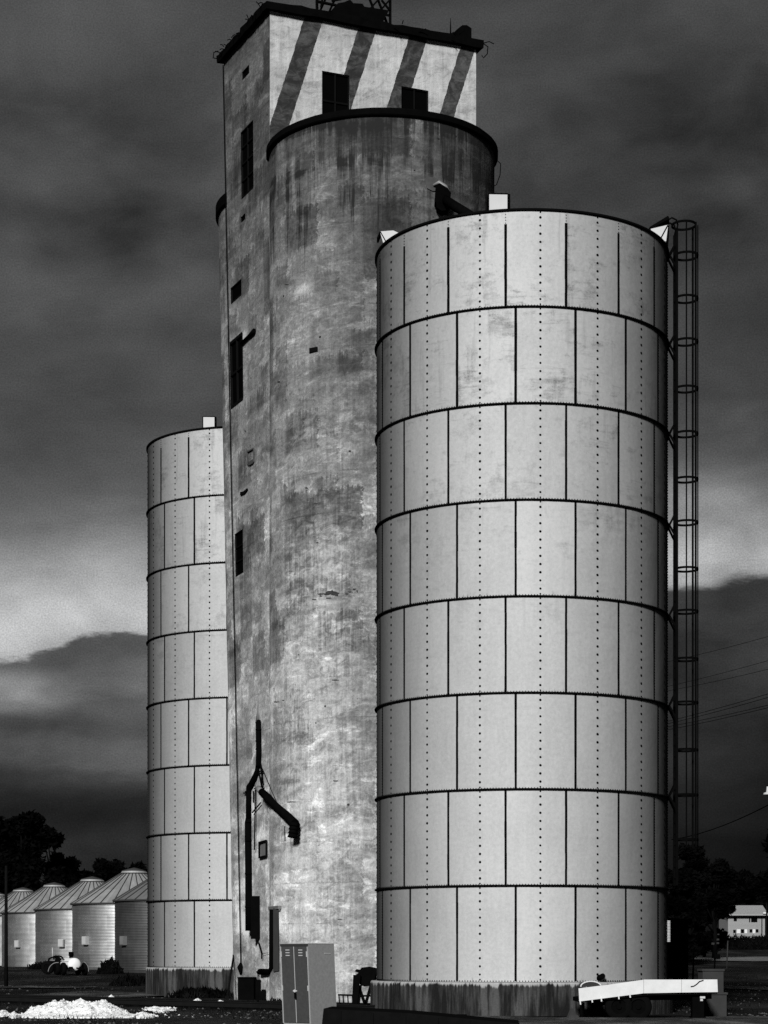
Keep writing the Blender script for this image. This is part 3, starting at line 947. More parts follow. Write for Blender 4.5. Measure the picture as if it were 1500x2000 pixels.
D22 = math.radians(22.5)
def bin_meshes(root):
    mb = MB()
    base = wloc(root)
    def W(m):
        m.v = [(x + base.x, y + base.y, z + base.z) for x, y, z in m.v]; return m
    prof = []
    for i in range(NR):
        for k in range(4): prof.append((RB, i * RH + k * RH / 4))
    prof.append((RB, NR * RH))
    mb.lathe(prof, n=160, rad=lambda a, z: 0.006 * mnoise.noise((math.sin(a) * 4, math.cos(a) * 4, z * 0.5)))
    sm_ = bo = mb; mb.cur = 1
    rng = random.Random(12)
    for i in range(NR):
        ring = NR - i                                # 1 = top
        off = math.radians(9.7 if ring % 2 else 13.4)
        z0, z1 = i * RH + 0.018, (i + 1) * RH - 0.018
        top = ring == 1
        for k in range(16):
            th = k * D22 + off; zt = z1 - (rng.uniform(0.22, 0.42) if top else 0)
            nseg = 6
            for q in range(nseg):
                a, b_ = z0 + (zt - z0) * q / nseg, z0 + (zt - z0) * (q + 1) / nseg
                strip(sm_, th + rng.uniform(-.0006, .0006), (0.068 if ring in (1, 2) else 0.058) * rng.uniform(.93, 1.07), a, b_, RB - 0.002, RB + 0.008)
            z = z0 + 0.03
            while z < z1:
                dome(bo, th, z, RB + (0.007 if z < zt else 0.0), 0.020 if z < zt else 0.013, 0.020); z += 0.074
            tb = k * D22; z = z0 + 0.07; j = 0
            nb = 11
            for j in range(nb):
                zz = z0 + 0.17 + (z1 - z0 - 0.34) * j / (nb - 1)
                dome(bo, tb + rng.uniform(-.0005, .0005), zz, RB, rng.uniform(.030, .037), 0.018)
            for zz in (z0 + 0.04, z1 - 0.04): dome(bo, tb, zz, RB, 0.023, 0.018)
    for i in range(0, NR):
        for k in range(330):
            th = 2 * math.pi * k / 330
            dome(bo, th, i * RH + (0.036 if i else 0.022), RB, 0.012 if i else 0.016, 0.016)
    W(mb).build('shell', [M['bin'], M['mastic']], root)
    for i in range(1, NR):
        f = MB(); z = i * RH
        f.lathe([(RB - 0.004, z - 0.026), (RB + 0.054, z - 0.020), (RB + 0.058, z + 0.012), (RB + 0.012, z + 0.022), (RB - 0.004, z + 0.026)], n=160, smooth=False,
                rad=lambda a, q: 0.004 * mnoise.noise((math.sin(a) * 40, math.cos(a) * 40, q * 30)))
        W(f).build('ring_flange', M['mastic'], root)
    f = MB(); z = NR * RH
    f.lathe([(RB - 0.004, z - 0.03), (RB + 0.05, z - 0.02), (RB + 0.05, z + 0.03), (RB - 0.01, z + 0.035)], n=160, smooth=False)
    W(f).build('top_rim', M['mastic'], root)
    f = MB(); f.lathe([(RB - 0.01, z + 0.03), (0.45, z + 0.42), (0.0, z + 0.45)], n=64, smooth=False)
    W(f).build('roof', M['white'], root)


BA_C, BA_Z = Vector((3.726, 57.64, 0)), 0.85
BB_C, BB_Z = Vector((-5.02, 80.6, 0)), 1.05
ca, cb = math.radians(3.698), math.radians(-3.565)
binA = empty('steel_grain_bin', (BA_C.x, BA_C.y, BA_Z), 'large white bolted steel grain bin in front of the elevator with a caged ladder', 'grain bin', 'bolted steel bins')
bin_meshes(binA)
binB = copy_tree(binA)
tag(binB, 'white bolted steel grain bin half hidden behind the elevator, next to the small corrugated bins', 'grain bin', 'bolted steel bins')
binB.location = (BB_C.x, BB_C.y, BB_Z)
# turning each bin about its own axis so the plate joints fall as they do in the photo
ROT_A, ROT_B = -ca + math.radians(7.0), -cb - math.radians(0.3)
binA.rotation_euler[2] = ROT_A
binB.rotation_euler[2] = ROT_B


def local_build(mb, name, mat, parent, root, rz):
    """mb is in world space; store it in the turned bin's own space"""
    b = wloc(root); r = Matrix.Rotation(-rz, 3, 'Z')
    mb.v = [tuple(r @ (Vector(p) - b)) for p in mb.v]
    me = bpy.data.meshes.new(name); me.from_pydata(mb.v, [], mb.f)
    if mb.uv:
        ul = me.uv_layers.new(name='UVMap')
        for i, p in enumerate(me.polygons):
            if i in mb.uv:
                for li, uvc in zip(p.loop_indices, mb.uv[i]): ul.data[li].uv = uvc
    me.polygons.foreach_set('use_smooth', mb.sm); me.materials.append(mat); me.update()
    o = bpy.data.objects.new(name, me); COL.objects.link(o); o.parent = parent
    return o


def foundation(root, c, z, rz, r):
    mb = MB()
    mb.lathe([(r, -z - 0.3), (r, -z * 0.5), (r, -0.06), (r - 0.03, -0.012), (0.0, -0.010)], (c.x, c.y, z), 128, -math.pi, math.pi, uvr=r, smooth=False)
    # uv v = height below the top
    mb.uv = {i: [(u, q - z) for u, q in uv] for i, uv in mb.uv.items()}
    return local_build(mb, 'foundation', M['plinth'], root, root, rz)


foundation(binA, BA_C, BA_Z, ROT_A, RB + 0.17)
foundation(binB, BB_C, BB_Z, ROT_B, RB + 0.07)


def bdir(c, ang, phi):
    """unit vector from a bin's centre: phi 0 faces the camera, positive to the right"""
    a = math.radians(phi) - ang
    return Vector((math.sin(a), -math.cos(a), 0))


def hatch(root, c, ang, z, rz, phi, r, size, hgt):
    d = bdir(c, ang, phi); t = Vector((-d.y, d.x, 0)); o = c + d * r + Vector((0, 0, z))
    face = Vector((0.05, -1, 0)).normalized(); tx = Vector((-face.y, face.x, 0))
    if tx.x < 0: tx = -tx
    mb = MB(); h = size / 2
    a, b_ = o - tx * h, o + tx * h
    mb.prism([a, b_, b_ + Vector((0, 0, hgt)), a + Vector((0, 0, hgt))], -face * 0.04)
    w = local_build(mb, 'hatch', M['white'], root, root, rz)
    sd = MB(); pr = [(0, 0), (0, hgt)] + [(0.42 * math.sin(q), hgt * math.cos(q)) for q in [math.pi / 2 * k / 8 for k in range(1, 9)]]
    sd.prism([b_ + tx * 0.003 - face * x_ + Vector((0, 0, z_)) for x_, z_ in pr], tx * 0.06)
    sd.prism([a - tx * 0.02 - face * x_ + Vector((0, 0, z_)) for x_, z_ in pr], tx * 0.02)
    fr = [(a, b_), (b_, b_ + Vector((0, 0, hgt))), (b_ + Vector((0, 0, hgt)), a + Vector((0, 0, hgt))), (a + Vector((0, 0, hgt)), a)]
    for p, q in fr: sd.bar(p + face * 0.006, q + face * 0.006, 0.022)
    # rounded dark back
    for i in range(1, len(pr) - 1):
        (x0, z0), (x1, z1) = pr[i], pr[i + 1]
        sd.poly([a - face * x0 + Vector((0, 0, z0)), b_ - face * x0 + Vector((0, 0, z0)), b_ - face * x1 + Vector((0, 0, z1)), a - face * x1 + Vector((0, 0, z1))])
    local_build(sd, 'hatch_hood', M['black'], w, root, rz)
    sk = MB(); sk.box(o + Vector((0, 0.1, -0.02)), (size + 0.06, 0.3, 0.07)); local_build(sk, 'hatch_curb', M['black'], w, root, rz)


hatch(binA, BA_C, ca, BA_Z + NR * RH + 0.07, ROT_A, -9.2, RB - 0.25, 0.49, 0.46)
hatch(binB, BB_C, cb, BB_Z + NR * RH + 0.07, ROT_B, -25.0, RB - 0.25, 0.43, 0.42)


def hood(root, rz, pts, edge, lid=None):
    """roof vent hood: a white wedge standing on the roof edge"""
    mb = MB(); mb.prism(pts, Vector((0.03, 0.34, 0.0)))
    o = local_build(mb, 'roof_vent', M['white'], root, root, rz)
    e = MB(); e.bar(edge[0] - Vector((0, .012, 0)), edge[1] - Vector((0, .012, 0)), 0.024); local_build(e, 'vent_edge', M['black'], o, root, rz)
    if lid:
        l = MB(); l.prism(lid, Vector((0, 0.4, 0))); local_build(l, 'vent_lid', M['black'], o, root, rz)


Yh = 56.75
hood(binA, ROT_A, [at(x, y, Yh) for x, y in ((742, 452), (768, 450), (779, 455), (779, 470), (750, 480))], (at(743, 453, Yh), at(757, 478, Yh)), [at(x, y, Yh) for x, y in ((736, 464), (742, 451), (744, 453), (739, 465))])
Yh = 57.0
hood(binA, ROT_A, [at(x, y, Yh) for x, y in ((1271, 447), (1305, 439), (1301, 471), (1296, 471), (1275, 462))], (at(1304, 440, Yh), at(1291, 464, Yh)), [at(x, y, Yh) for x, y in ((1269, 443), (1305, 421), (1308, 427), (1272, 446))])

# caged ladder on the bin's right side
lx, ly = 7.875, 57.38
lad = MB(); ztop = EYE + (HY - 455) / F * ly; zbot = 3.4
for dy_ in (-0.21, 0.21): lad.bar((lx, ly + dy_, zbot), (lx, ly + dy_, ztop), 0.075, 0.045)
z = zbot + 0.2
while z < ztop - 0.1:
    lad.tube([(lx, ly - 0.21, z), (lx, ly + 0.21, z)], 0.012, 5); z += 0.3
for dy_ in (-0.21, 0.21):
    lad.tube([(lx, ly + dy_, ztop), (lx + 0.03, ly + dy_, ztop + 0.15), (lx - 0.01, ly + dy_, ztop + 0.28), (lx - 0.13, ly + dy_, ztop + 0.34), (lx - 0.22, ly + dy_, ztop + 0.28), (lx - 0.23, ly + dy_, ztop - 0.2), (lx - 0.30, ly + dy_, ztop - 0.9)], 0.024, 6)
ladder = local_build(lad, 'ladder', M['black'], binA, binA, ROT_A)
HO = [440, 500, 584, 668, 760, 848, 937, 1021, 1112, 1195, 1288, 1373, 1465, 1553, 1640]
def hoop_pt(a, z, k=1.0):
    return Vector((lx + 0.28 - 0.32 * math.cos(a) * k, ly - 0.36 * math.sin(a) * k, z))
for i, py in enumerate(HO):
    hz = EYE + (HY - py) / F * ly; h = MB()
    if i == 0:
        pts = [hoop_pt(2 * math.pi * k / 24, hz) + Vector((-0.06, 0, 0.0)) for k in range(25)]
    else:
        pts = [hoop_pt(0.5 + (2 * math.pi - 1.0) * k / 22, hz) for k in range(23)]
        pts = [Vector((lx, ly - 0.21, hz))] + pts + [Vector((lx, ly + 0.21, hz))]
    n_ = len(pts)
    for a, c in zip(pts[:-1], pts[1:]): h.bar(a, c, 0.036, 0.055)
    local_build(h, 'cage_hoop', M['black'], ladder, binA, ROT_A)
z0, z1 = EYE + (HY - 1655) / F * ly, EYE + (HY - 440) / F * ly
for a, w_ in ((1.45, .034), (2.35, .050), (3.14, .028), (3.95, .050)):
    c = MB(); p = hoop_pt(a, z0); q = hoop_pt(a, z1); c.bar(p, q, w_)
    local_build(c, 'cage_bar', M['black'], ladder, binA, ROT_A)
for py in (502, 676, 850, 1028, 1204, 1380, 1556):
    zz = EYE + (HY - py) / F * ly; c = MB()
    for dy_ in (-0.2, 0.2):
        xi = BA_C.x + math.sqrt(RB ** 2 - (ly + dy_ - BA_C.y) ** 2)
        for k in (-0.32, 0.32): c.bar((xi + 0.05, ly + dy_, zz), (lx - 0.02, ly + dy_, zz + k), 0.06, 0.05)
    c.bar((lx - 0.02, ly - .2, zz), (lx - 0.02, ly + .2, zz), .05)
    local_build(c, 'ladder_bracket', M['black'], ladder, binA, ROT_A)
# ribbed white plate low on the right side
yy = 56.9; x0, x1 = (1303.0 - CX) / F * yy, (1309.0 - CX) / F * yy; za, zc = EYE + (HY - 1840) / F * yy, EYE + (HY - 1798) / F * yy
rp_ = MB()
for k in range(14): rp_.tube([(x0 - .05, yy, za + (zc - za) * (k + .5) / 14), (x1, yy, za + (zc - za) * (k + .5) / 14)], (zc - za) / 28 * 1.15, 6)
rp_.box(((x0 + x1) / 2, yy + .1, (za + zc) / 2), (x1 - x0, .16, zc - za))
local_build(rp_, 'ribbed_plate', M['white'], binA, binA, ROT_A)
# outlet pipe low on the shell
o_ = MB(); o_.tube([at(1166, 1912, 54.2), at(1178, 1906, 53.95)], 0.07, 10); local_build(o_, 'outlet_pipe', M['black'], binA, binA, ROT_A)


# ------------------------------------------------------------------ small corrugated bins in a row
SB_R, SB_H = 4.1, 4.2
def small_bin(root, sheet, roofm, hatch_phi, dull=False):
    base = wloc(root); mb = MB(); prof = []
    nw = 44
    for i in range(nw * 4 + 1):
        z = SB_H * i / (nw * 4); prof.append((SB_R + 0.014 * math.sin(i * math.pi / 2), z))
    W = lambda m: setattr(m, 'v', [(x + base.x, y + base.y, z + base.z) for x, y, z in m.v]) or m
    mb.lathe([(SB_R, -0.5)] + prof, n=56)
    W(mb).build('wall', sheet, root)
    rf = MB(); rf.lathe([(SB_R + 0.12, SB_H - 0.05), (SB_R + 0.12, SB_H + 0.0), (0.95, SB_H + 2.0), (0.78, SB_H + 2.22), (0.0, SB_H + 2.42)], n=48, smooth=False)
    roof = W(rf).build('roof', roofm, root)
    rb = MB()
    for k in range(30):
        a = 2 * math.pi * k / 30; d = Vector((math.sin(a), -math.cos(a), 0))
        rb.bar(d * (SB_R + 0.15) + Vector((0, 0, SB_H + 0.0)), d * 0.95 + Vector((0, 0, SB_H + 2.02)), 0.045, 0.06)
    rb.lathe([(0.80, SB_H + 2.20), (0.83, SB_H + 2.24), (0.05, SB_H + 2.44)], n=32)
    rb.lathe([(0.93, SB_H + 1.98), (0.99, SB_H + 2.03), (0.93, SB_H + 2.08)], n=32)
    rb.lathe([(SB_R + 0.13, SB_H - 0.07), (SB_R + 0.14, SB_H - 0.01), (SB_R + 0.11, SB_H + 0.02)], n=56)
    W(rb).build('roof_seams', M['rib'], roof)
    add_hatch(root, hatch_phi, M['pipe_grey'] if dull else M['hatch'])


def add_hatch(root, phi, hm):
    """a raised square inspection door on the wall"""
    base = wloc(root); a = math.radians(phi); d = Vector((math.sin(a), -math.cos(a), 0)); hh = MB()
    hh.box(base + d * (SB_R + 0.12) + Vector((0, 0, 1.75)), (0.44, 0.24, 0.54), rotz(a))
    hh.box(base + d * (SB_R + 0.262) + Vector((0, 0, 1.75)), (0.37, 0.02, 0.46), rotz(a))
    hh.build('wall_hatch', hm, root)


SB = [(356, 130, .55, 'small dull dark corrugated bin closest to the tall rear steel bin', -51),
      (262, 142, .62, 'small pale corrugated bin with the tallest looking cone roof, right of the white tank trailer', -42),
      (180, 155, .50, 'small corrugated bin directly behind the white tank trailer', -23),
      (106, 168, .50, 'small corrugated bin between the utility pole and the tank trailer, square hatch in full view', -33),
      (45, 181, .50, 'small corrugated bin whose cone roof rises just right of the utility pole top', -38),
      (-8, 194, .50, 'farthest small corrugated bin, cut off beyond the utility pole', -38)]
protos = {}
for i, (px, Y, z, lab, hp) in enumerate(SB):
    loc = ((px - CX) / F * Y, Y, z)
    r = empty('corrugated_bin', loc, lab, 'grain bin', 'small corrugated bins')
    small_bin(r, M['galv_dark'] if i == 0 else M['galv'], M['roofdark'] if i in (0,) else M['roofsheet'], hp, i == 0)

# ------------------------------------------------------------------ trees
def tree(name, x, y, h, rad, label, cat, seed, leaf=0.34, n=7000, lobes=16, low=0.18, group=None, asp=1.0):
    rng = random.Random(seed); z0 = gz(x, y)
    root = empty(name, (x, y, z0), label, cat, group)
    tk = MB()
    tk.tube([(x, y, z0 - 0.3), (x + .1, y, z0 + h * .2), (x - .1, y, z0 + h * .45), (x, y, z0 + h * .75)], [h * .028, h * .022, h * .016, h * .006], 9)
    ls = []
    for i in range(lobes):
        a = rng.uniform(0, 2 * math.pi); f = rng.uniform(low, 0.93)
        env = math.sin(math.pi * min(1, (f - low * .6) / (1.03 - low * .6)) ** 0.8) ** 0.6
        rr = rad * env * rng.uniform(0.25, 0.85)
        c = Vector((x + rr * math.cos(a), y + rr * math.sin(a) * asp, z0 + f * h)); sz = rad * rng.uniform(0.20, 0.42)
        c.z = min(c.z, z0 + h - sz * .8)
        ls.append((c, sz))
        st = Vector((x, y, z0 + h * min(.7, f * .6)))
        tk.tube([st, st.lerp(c, .5) + Vector((0, 0, .2)), c], [h * .011, h * .007, h * .003], 6)
    tk.build('trunk', M['bark'], root)
    cr = MB()
    for i in range(n):
        c, sz = ls[i % lobes]
        d = Vector((rng.gauss(0, 1), rng.gauss(0, 1), rng.gauss(0, 1))).normalized()
        k = rng.random() ** 0.42 * (1.0 + 0.35 * mnoise.noise(d * 2.5 + c))
        if rng.random() < .06: k *= 1.25
        p = c + Vector((d.x, d.y, d.z * 0.8)) * sz * k
        u = Vector((rng.gauss(0, 1), rng.gauss(0, 1), rng.gauss(0, .7))).normalized(); w_ = u.orthogonal().normalized()
        s_ = leaf * rng.uniform(.5, 1.2)
        cr.poly([p - u * s_, p + w_ * s_ * .45, p + u * s_, p - w_ * s_ * .45])
    cr.build('crown', M['leaf'], root)
    return root


def tpx(px, Y): return (px - CX) / F * Y
TG = 'trees behind the bins and the house'
for i, (px, Y, top, wpx, lab) in enumerate([
        (-25, 215, 1572, 105, 'tall black tree filling the left picture edge behind the corrugated bins'),
        (45, 225, 1582, 70, 'tall broad dark tree with a rounded top behind the utility pole'),
        (105, 235, 1606, 55, 'dark tree stepping down right of the tall left mass, behind the tank trailer'),
        (35, 205, 1665, 75, 'lower dark tree filling under the tall left trees, just above the far cone roofs'),
        (120, 215, 1690, 60, 'low dark tree just above the middle cone roofs'),
        (205, 250, 1672, 48, 'rounded low dark tree showing above the cone roof right of the tank trailer'),
        (262, 255, 1676, 44, 'low dark tree touching the left side of the rear steel bin'),
        (236, 252, 1679, 46, 'low dark tree between the two rounded ones left of the rear steel bin'),
        (172, 262, 1688, 46, 'low dark tree filling in behind the cone roofs, left of the rounded low tree'),
        (160, 260, 1700, 50, 'small dark tree in the dip between the two left tree masses'),
        (1345, 150, 1640, 40, 'dark tree whose top shows through the foot of the ladder cage'),
        (1395, 165, 1668, 48, 'dark round tree just right of the ladder cage, left of the house'),
        (1330, 140, 1690, 45, 'dark tree rising beside the right side of the front steel bin, behind the shed'),
        (1450, 330, 1700, 60, 'dark tree standing behind the house roof'),
        (1515, 340, 1716, 60, 'dark tree at the right picture edge behind the house'),
        (1375, 172, 1735, 60, 'low dark tree covering the left end of the house'),
        ]):
    x = tpx(px, Y); h = EYE + (HY - top) / F * Y - gz(x, Y)
    kk = Y / 220
    tree('dark_tree', x, Y, h, wpx / F * Y, lab, 'tree', 40 + i, leaf=0.42 * kk if Y > 180 else 0.30, n=11000 if i < 5 else 7500, lobes=30 if i < 5 else 22, low=0.10, group=TG)
# the near tree whose branch tips just enter the frame at the right
x = tpx(1538, 120)
tree('dark_tree', x, 120, EYE + (HY - 1596) / F * 120 - gz(x, 120), 72 / F * 120, 'dark tree whose branch tips just enter at the right edge above the house', 'tree', 77, leaf=0.26, n=5500, lobes=15, low=0.5, group=TG)


def bush(name, x, y, rx, ry, h, label, seed, n=900, mat='hedge', leaf=0.12, cat='bush'):
    rng = random.Random(seed); z0 = gz(x, y); b = MB()
    b.tube([(x, y, z0 - .1), (x, y, z0 + h * .6)], [0.05, 0.02], 5)
    for i in range(n):
        d = Vector((rng.gauss(0, 1), rng.gauss(0, 1), abs(rng.gauss(0, 1)))).normalized(); k = rng.random() ** .45 * (1 + .35 * mnoise.noise(d * 3 + Vector((x, y, 0))))
        p = Vector((x + d.x * rx * k, y + d.y * ry * k, z0 + d.z * h * k)); u = Vector((rng.gauss(0, .5), rng.gauss(0, .5), 1)).normalized(); w_ = u.orthogonal().normalized(); s_ = leaf * rng.uniform(.5, 1.6)
        b.poly([p - u * s_, p + w_ * s_ * .35, p + u * s_ * 1.2, p - w_ * s_ * .35])
    return tag(b.build(name, M[mat], None, (x, y, z0)), label, cat)


bush('weed_clump', tpx(215, 124), 124, 0.7, 0.6, 0.75, 'dark ragged weeds against the foot of the bin right of the tank trailer', 3, 1300)
bush('weed_clump', tpx(262, 100), 100, 1.0, 0.8, 0.45, 'low dark weeds left of the rear bin foundation', 4, 900)
bush('weed_clump', tpx(395, 75.3), 75.0, 1.2, 0.30, 0.30, 'weeds growing along the foot of the rear bin foundation', 5, 900, 'grass', 0.10)
bush('weed_clump', tpx(88, 140), 140, 1.2, .8, 0.4, 'low weeds left of the tank trailer at the bin foot', 6, 800)
bush('weed_clump', tpx(560, 62), 62.0, 1.5, 0.3, 0.25, 'weeds behind the locker at the elevator foot', 16, 500, 'grass', 0.07)
# hedge in front of the house
for i, px in enumerate((1432, 1452, 1471, 1490, 1512)):
    Y = 236
    bush('hedge_bush', tpx(px, Y), Y, 1.05, 0.9, (EYE + (HY - 1829) / F * Y) - gz(tpx(px, Y), Y), ('first hedge bush left of the house corner', 'second hedge bush under the small house window', 'third hedge bush in the middle of the house front', 'fourth hedge bush under the large house window', 'fifth hedge bush at the right picture edge')[i], 20 + i, 1500, 'hedge', 0.16, 'hedge')

# grass: short blades over the dark ground
gr = MB(); rng = random.Random(2)
for i in range(15000):
    y = rng.uniform(50, 125); x = rng.uniform(tpx(-60, y), tpx(1560, y))
    if (Vector((x, y, 0)) - C1).length < 4 or (Vector((x, y, 0)) - BA_C).length < 4.3 or (Vector((x, y, 0)) - BB_C).length < 4.2: continue
    if mnoise.noise((x * .35, y * .2, 5)) < 0.0: continue
    if x > 1.0 and y < 54: continue
    h = rng.uniform(.04, .16); a = rng.uniform(0, 6.28); w_ = rng.uniform(.012, .03); z0 = gz(x, y) - .03
    d = Vector((math.cos(a), math.sin(a), 0)); t2 = Vector((rng.uniform(-.06, .06), rng.uniform(-.06, .06), h))
    p = Vector((x, y, z0)); gr.poly([p - d * w_, p + d * w_, p + t2])
tag(gr.build('grass', M['grass']), 'sparse dark grass over the cindery ground', 'grass', kind='stuff')

# ------------------------------------------------------------------ rail track crossing in front of the elevator
def rail_line(a, b_, name_lab):
    pass


tA, tB = Vector((-14.5, 71.5, 0)), Vector((3.0, 54.5, 0))
td = (tB - tA).normalized(); tn = Vector((-td.y, td.x, 0))
trk = empty('rail_track', (tA.x, tA.y, 0), 'dark rusty railway track running past the foot of the elevator', 'railway track')
bed = MB()
for i in range(24):
    pass
L = (tB - tA).length
for sgn in (-0.72, 0.72):
    r_ = MB(); p = tA + tn * sgn
    for w_, z_, h_ in ((0.13, 0.045, 0.02), (0.025, 0.11, 0.11), (0.07, 0.18, 0.035)):
        a = p + Vector((0, 0, z_)); r_.box(a + td * L / 2, (L, w_, h_), rotz(math.atan2(td.y, td.x)))
    r_.build('rail', M['rail'], trk)
nt = 38
for k in range(nt):
    s_ = MB(); s_.box(tA + td * (L * (k + .5) / nt) + Vector((0, 0, -0.02)), (0.22, 2.5, 0.10), rotz(math.atan2(td.y, td.x)))
    s_.build('sleeper', M['wood'], trk)

# ------------------------------------------------------------------ salt pile and spills
def mound(cx, cy, rx, ry, h, seed, n=90, rough=1.0, peaks=None):
    mb = MB(); st = []
    N_ = n
    for j in range(N_ + 1):
        for i in range(N_ + 1):
            x, y = (i / N_ * 2 - 1) * 1.25, (j / N_ * 2 - 1) * 1.25
            r = math.hypot(x, y); an = math.atan2(y, x)
            e = 1.0 + 0.16 * mnoise.noise((math.cos(an) * 1.7, math.sin(an) * 1.7, seed)) + 0.09 * mnoise.noise((math.cos(an) * 6, math.sin(an) * 6, seed))
            q = max(0.0, 1 - r / e)
            z = h * (q ** 1.05 * 1.25 if q < .55 else (0.55 ** 1.05 * 1.25) + (q - .55) * .75)
            X, Y = x * rx, y * ry
            lump = 0.11 * mnoise.noise((X * 4, Y * 4, seed)) + 0.06 * mnoise.noise((X * 11, Y * 11, seed)) + 0.035 * mnoise.noise((X * 25, Y * 25, seed))
            z += lump * rough * min(1, q * 5 + .0) - (0.05 if q <= 0 else 0)
            mb.v.append((cx + X, cy + Y, gz(cx + X, cy + Y) + z - 0.01))
    for j in range(N_):
        for i in range(N_):
            a = j * (N_ + 1) + i; mb.face((a, a + 1, a + N_ + 2, a + N_ + 1))
    return mb


def rock(mb, p, s_, rng):
    b = len(mb.v); ax = rotz(rng.uniform(0, 6))
    for d in ((1, 0, 0), (0, 1, 0), (-1, 0, 0), (0, -1, 0), (0, 0, .7), (0, 0, -.6), (.7, .7, .3), (-.6, .6, .4), (.5, -.7, .35), (-.6, -.6, .2)):
        pass
    V = [Vector(d) * s_ * rng.uniform(.6, 1.2) for d in ((1, 0, 0), (0, 1, 0), (-1, 0, 0), (0, -1, 0))] + [Vector((0, 0, .75)) * s_, Vector((0, 0, -.5)) * s_]
    mb.v += [tuple(p + ax @ v_) for v_ in V]
    for k in range(4): mb.face((b + k, b + (k + 1) % 4, b + 4)); mb.face((b + (k + 1) % 4, b + k, b + 5))


PY = 53.0
pile = MB(); NP = 120; pcx = tpx(150, PY)
def pile_h(x, y):
    """height of the heap: two flat shoulders on a long ragged apron"""
    def bell(cx_, cy_, rx, ry, h, pw):
        q = math.hypot((x - cx_) / rx, (y - cy_) / ry); return h * max(0.0, 1 - q) ** pw if q < 1 else 0.0
    warp = 0.16 * mnoise.noise((x * 2.1, y * 2.1, 1.0))
    x += warp
    h = max(bell(-.42, .1, .95, .85, .42, .75), bell(.30, .12, 1.05, .9, .50, .80), bell(.0, 0, 1.55, .95, .20, .8), bell(-.95, -.05, .65, .6, .13, .8), bell(.95, -.05, .65, .6, .14, .8))
    h = min(h, 0.36 + 0.10 * mnoise.noise((x * 1.7, y * 1.7, 9.0)) + (h - .36) * .25) if h > .36 else h
    if h > 0.004:
        h += (0.070 * mnoise.noise((x * 3.2, y * 3.2, 3.0)) + 0.045 * mnoise.noise((x * 8, y * 8, 3.0)) + 0.022 * mnoise.noise((x * 19, y * 19, 5.0))) * min(1, h * 7)
    return h
for j in range(NP + 1):
    for i in range(NP + 1):
        x, y = (i / NP * 2 - 1) * 2.1, (j / NP * 2 - 1) * 1.1
        h = pile_h(x, y); pile.v.append((pcx + x, PY + y, gz(pcx + x, PY + y) + (h + .005 if h > .004 else -.06)))
for j in range(NP):
    for i in range(NP):
        q = j * (NP + 1) + i; pile.face((q, q + 1, q + NP + 2, q + NP + 1))
rng = random.Random(5)
for i in range(520):
    x, y = rng.gauss(0, .95), rng.gauss(0, .5); h = pile_h(x, y)
    rock(pile, Vector((pcx + x, PY + y, gz(pcx + x, PY + y) + h + .01)), rng.choice((.015, .02, .03, .035, .05)) * rng.uniform(.7, 1.2), rng)
tag(pile.build('salt_pile', M['salt'], None, (pcx, PY, 0)), 'bright white lumpy pile of salt heaped on the dark ground', 'pile')
sp = MB()
for (px0, px1, py, th) in ((206, 231, 1952, .10), (278, 345, 1970, .06), (300, 330, 1975, .05), (362, 410, 1964, .15), (405, 455, 1965, .12), (-10, 20, 1982, .10), (18, 40, 1985, .10), (255, 300, 1984, .07)):
    Y = 1.58 * F / (py - HY); x0, x1 = tpx(px0, Y), tpx(px1, Y); cxx = (x0 + x1) / 2
    m2 = mound(cxx, Y, (x1 - x0) / 2, .5, th * 1.5, px0 * .1, 34, 0.55)
    b = len(sp.v); sp.v += m2.v; sp.f += [tuple(i + b for i in f) for f in m2.f]; sp.sm += m2.sm
    for i in range(45):
        x = rng.uniform(x0, x1); y = Y + rng.gauss(0, .22); rock(sp, Vector((x, y, gz(x, y) + .02 + rng.uniform(0, th * .5))), rng.uniform(.012, .045), rng)
tag(sp.build('salt_spill', M['salt']), 'scattered white salt spilled round the pile and along the track', 'spill', kind='stuff')

sg = MB(); rng = random.Random(31)
for i in range(5200):
    y = rng.uniform(46, 100) if i % 3 else rng.uniform(46, 62); x = rng.uniform(tpx(-40, y), tpx(1540, y))
    if (Vector((x, y, 0)) - C1).length < 3.7 or (Vector((x, y, 0)) - BA_C).length < 4.2 or (Vector((x, y, 0)) - BB_C).length < 4.1: continue
    if mnoise.noise((x * .4, y * .25, 8)) < -0.05: continue
    rock(sg, Vector((x, y, gz(x, y) - .01)), rng.choice((.012, .016, .02, .03, .045)) * rng.uniform(.7, 1.3), rng)
tag(sg.build('gravel_stones', simple('loose_grey_stones', 0.06, 0.95, 0.0, 0.8, 5.0, 0.05)), 'loose grey stones and clods scattered over the dark yard', 'gravel', kind='stuff')

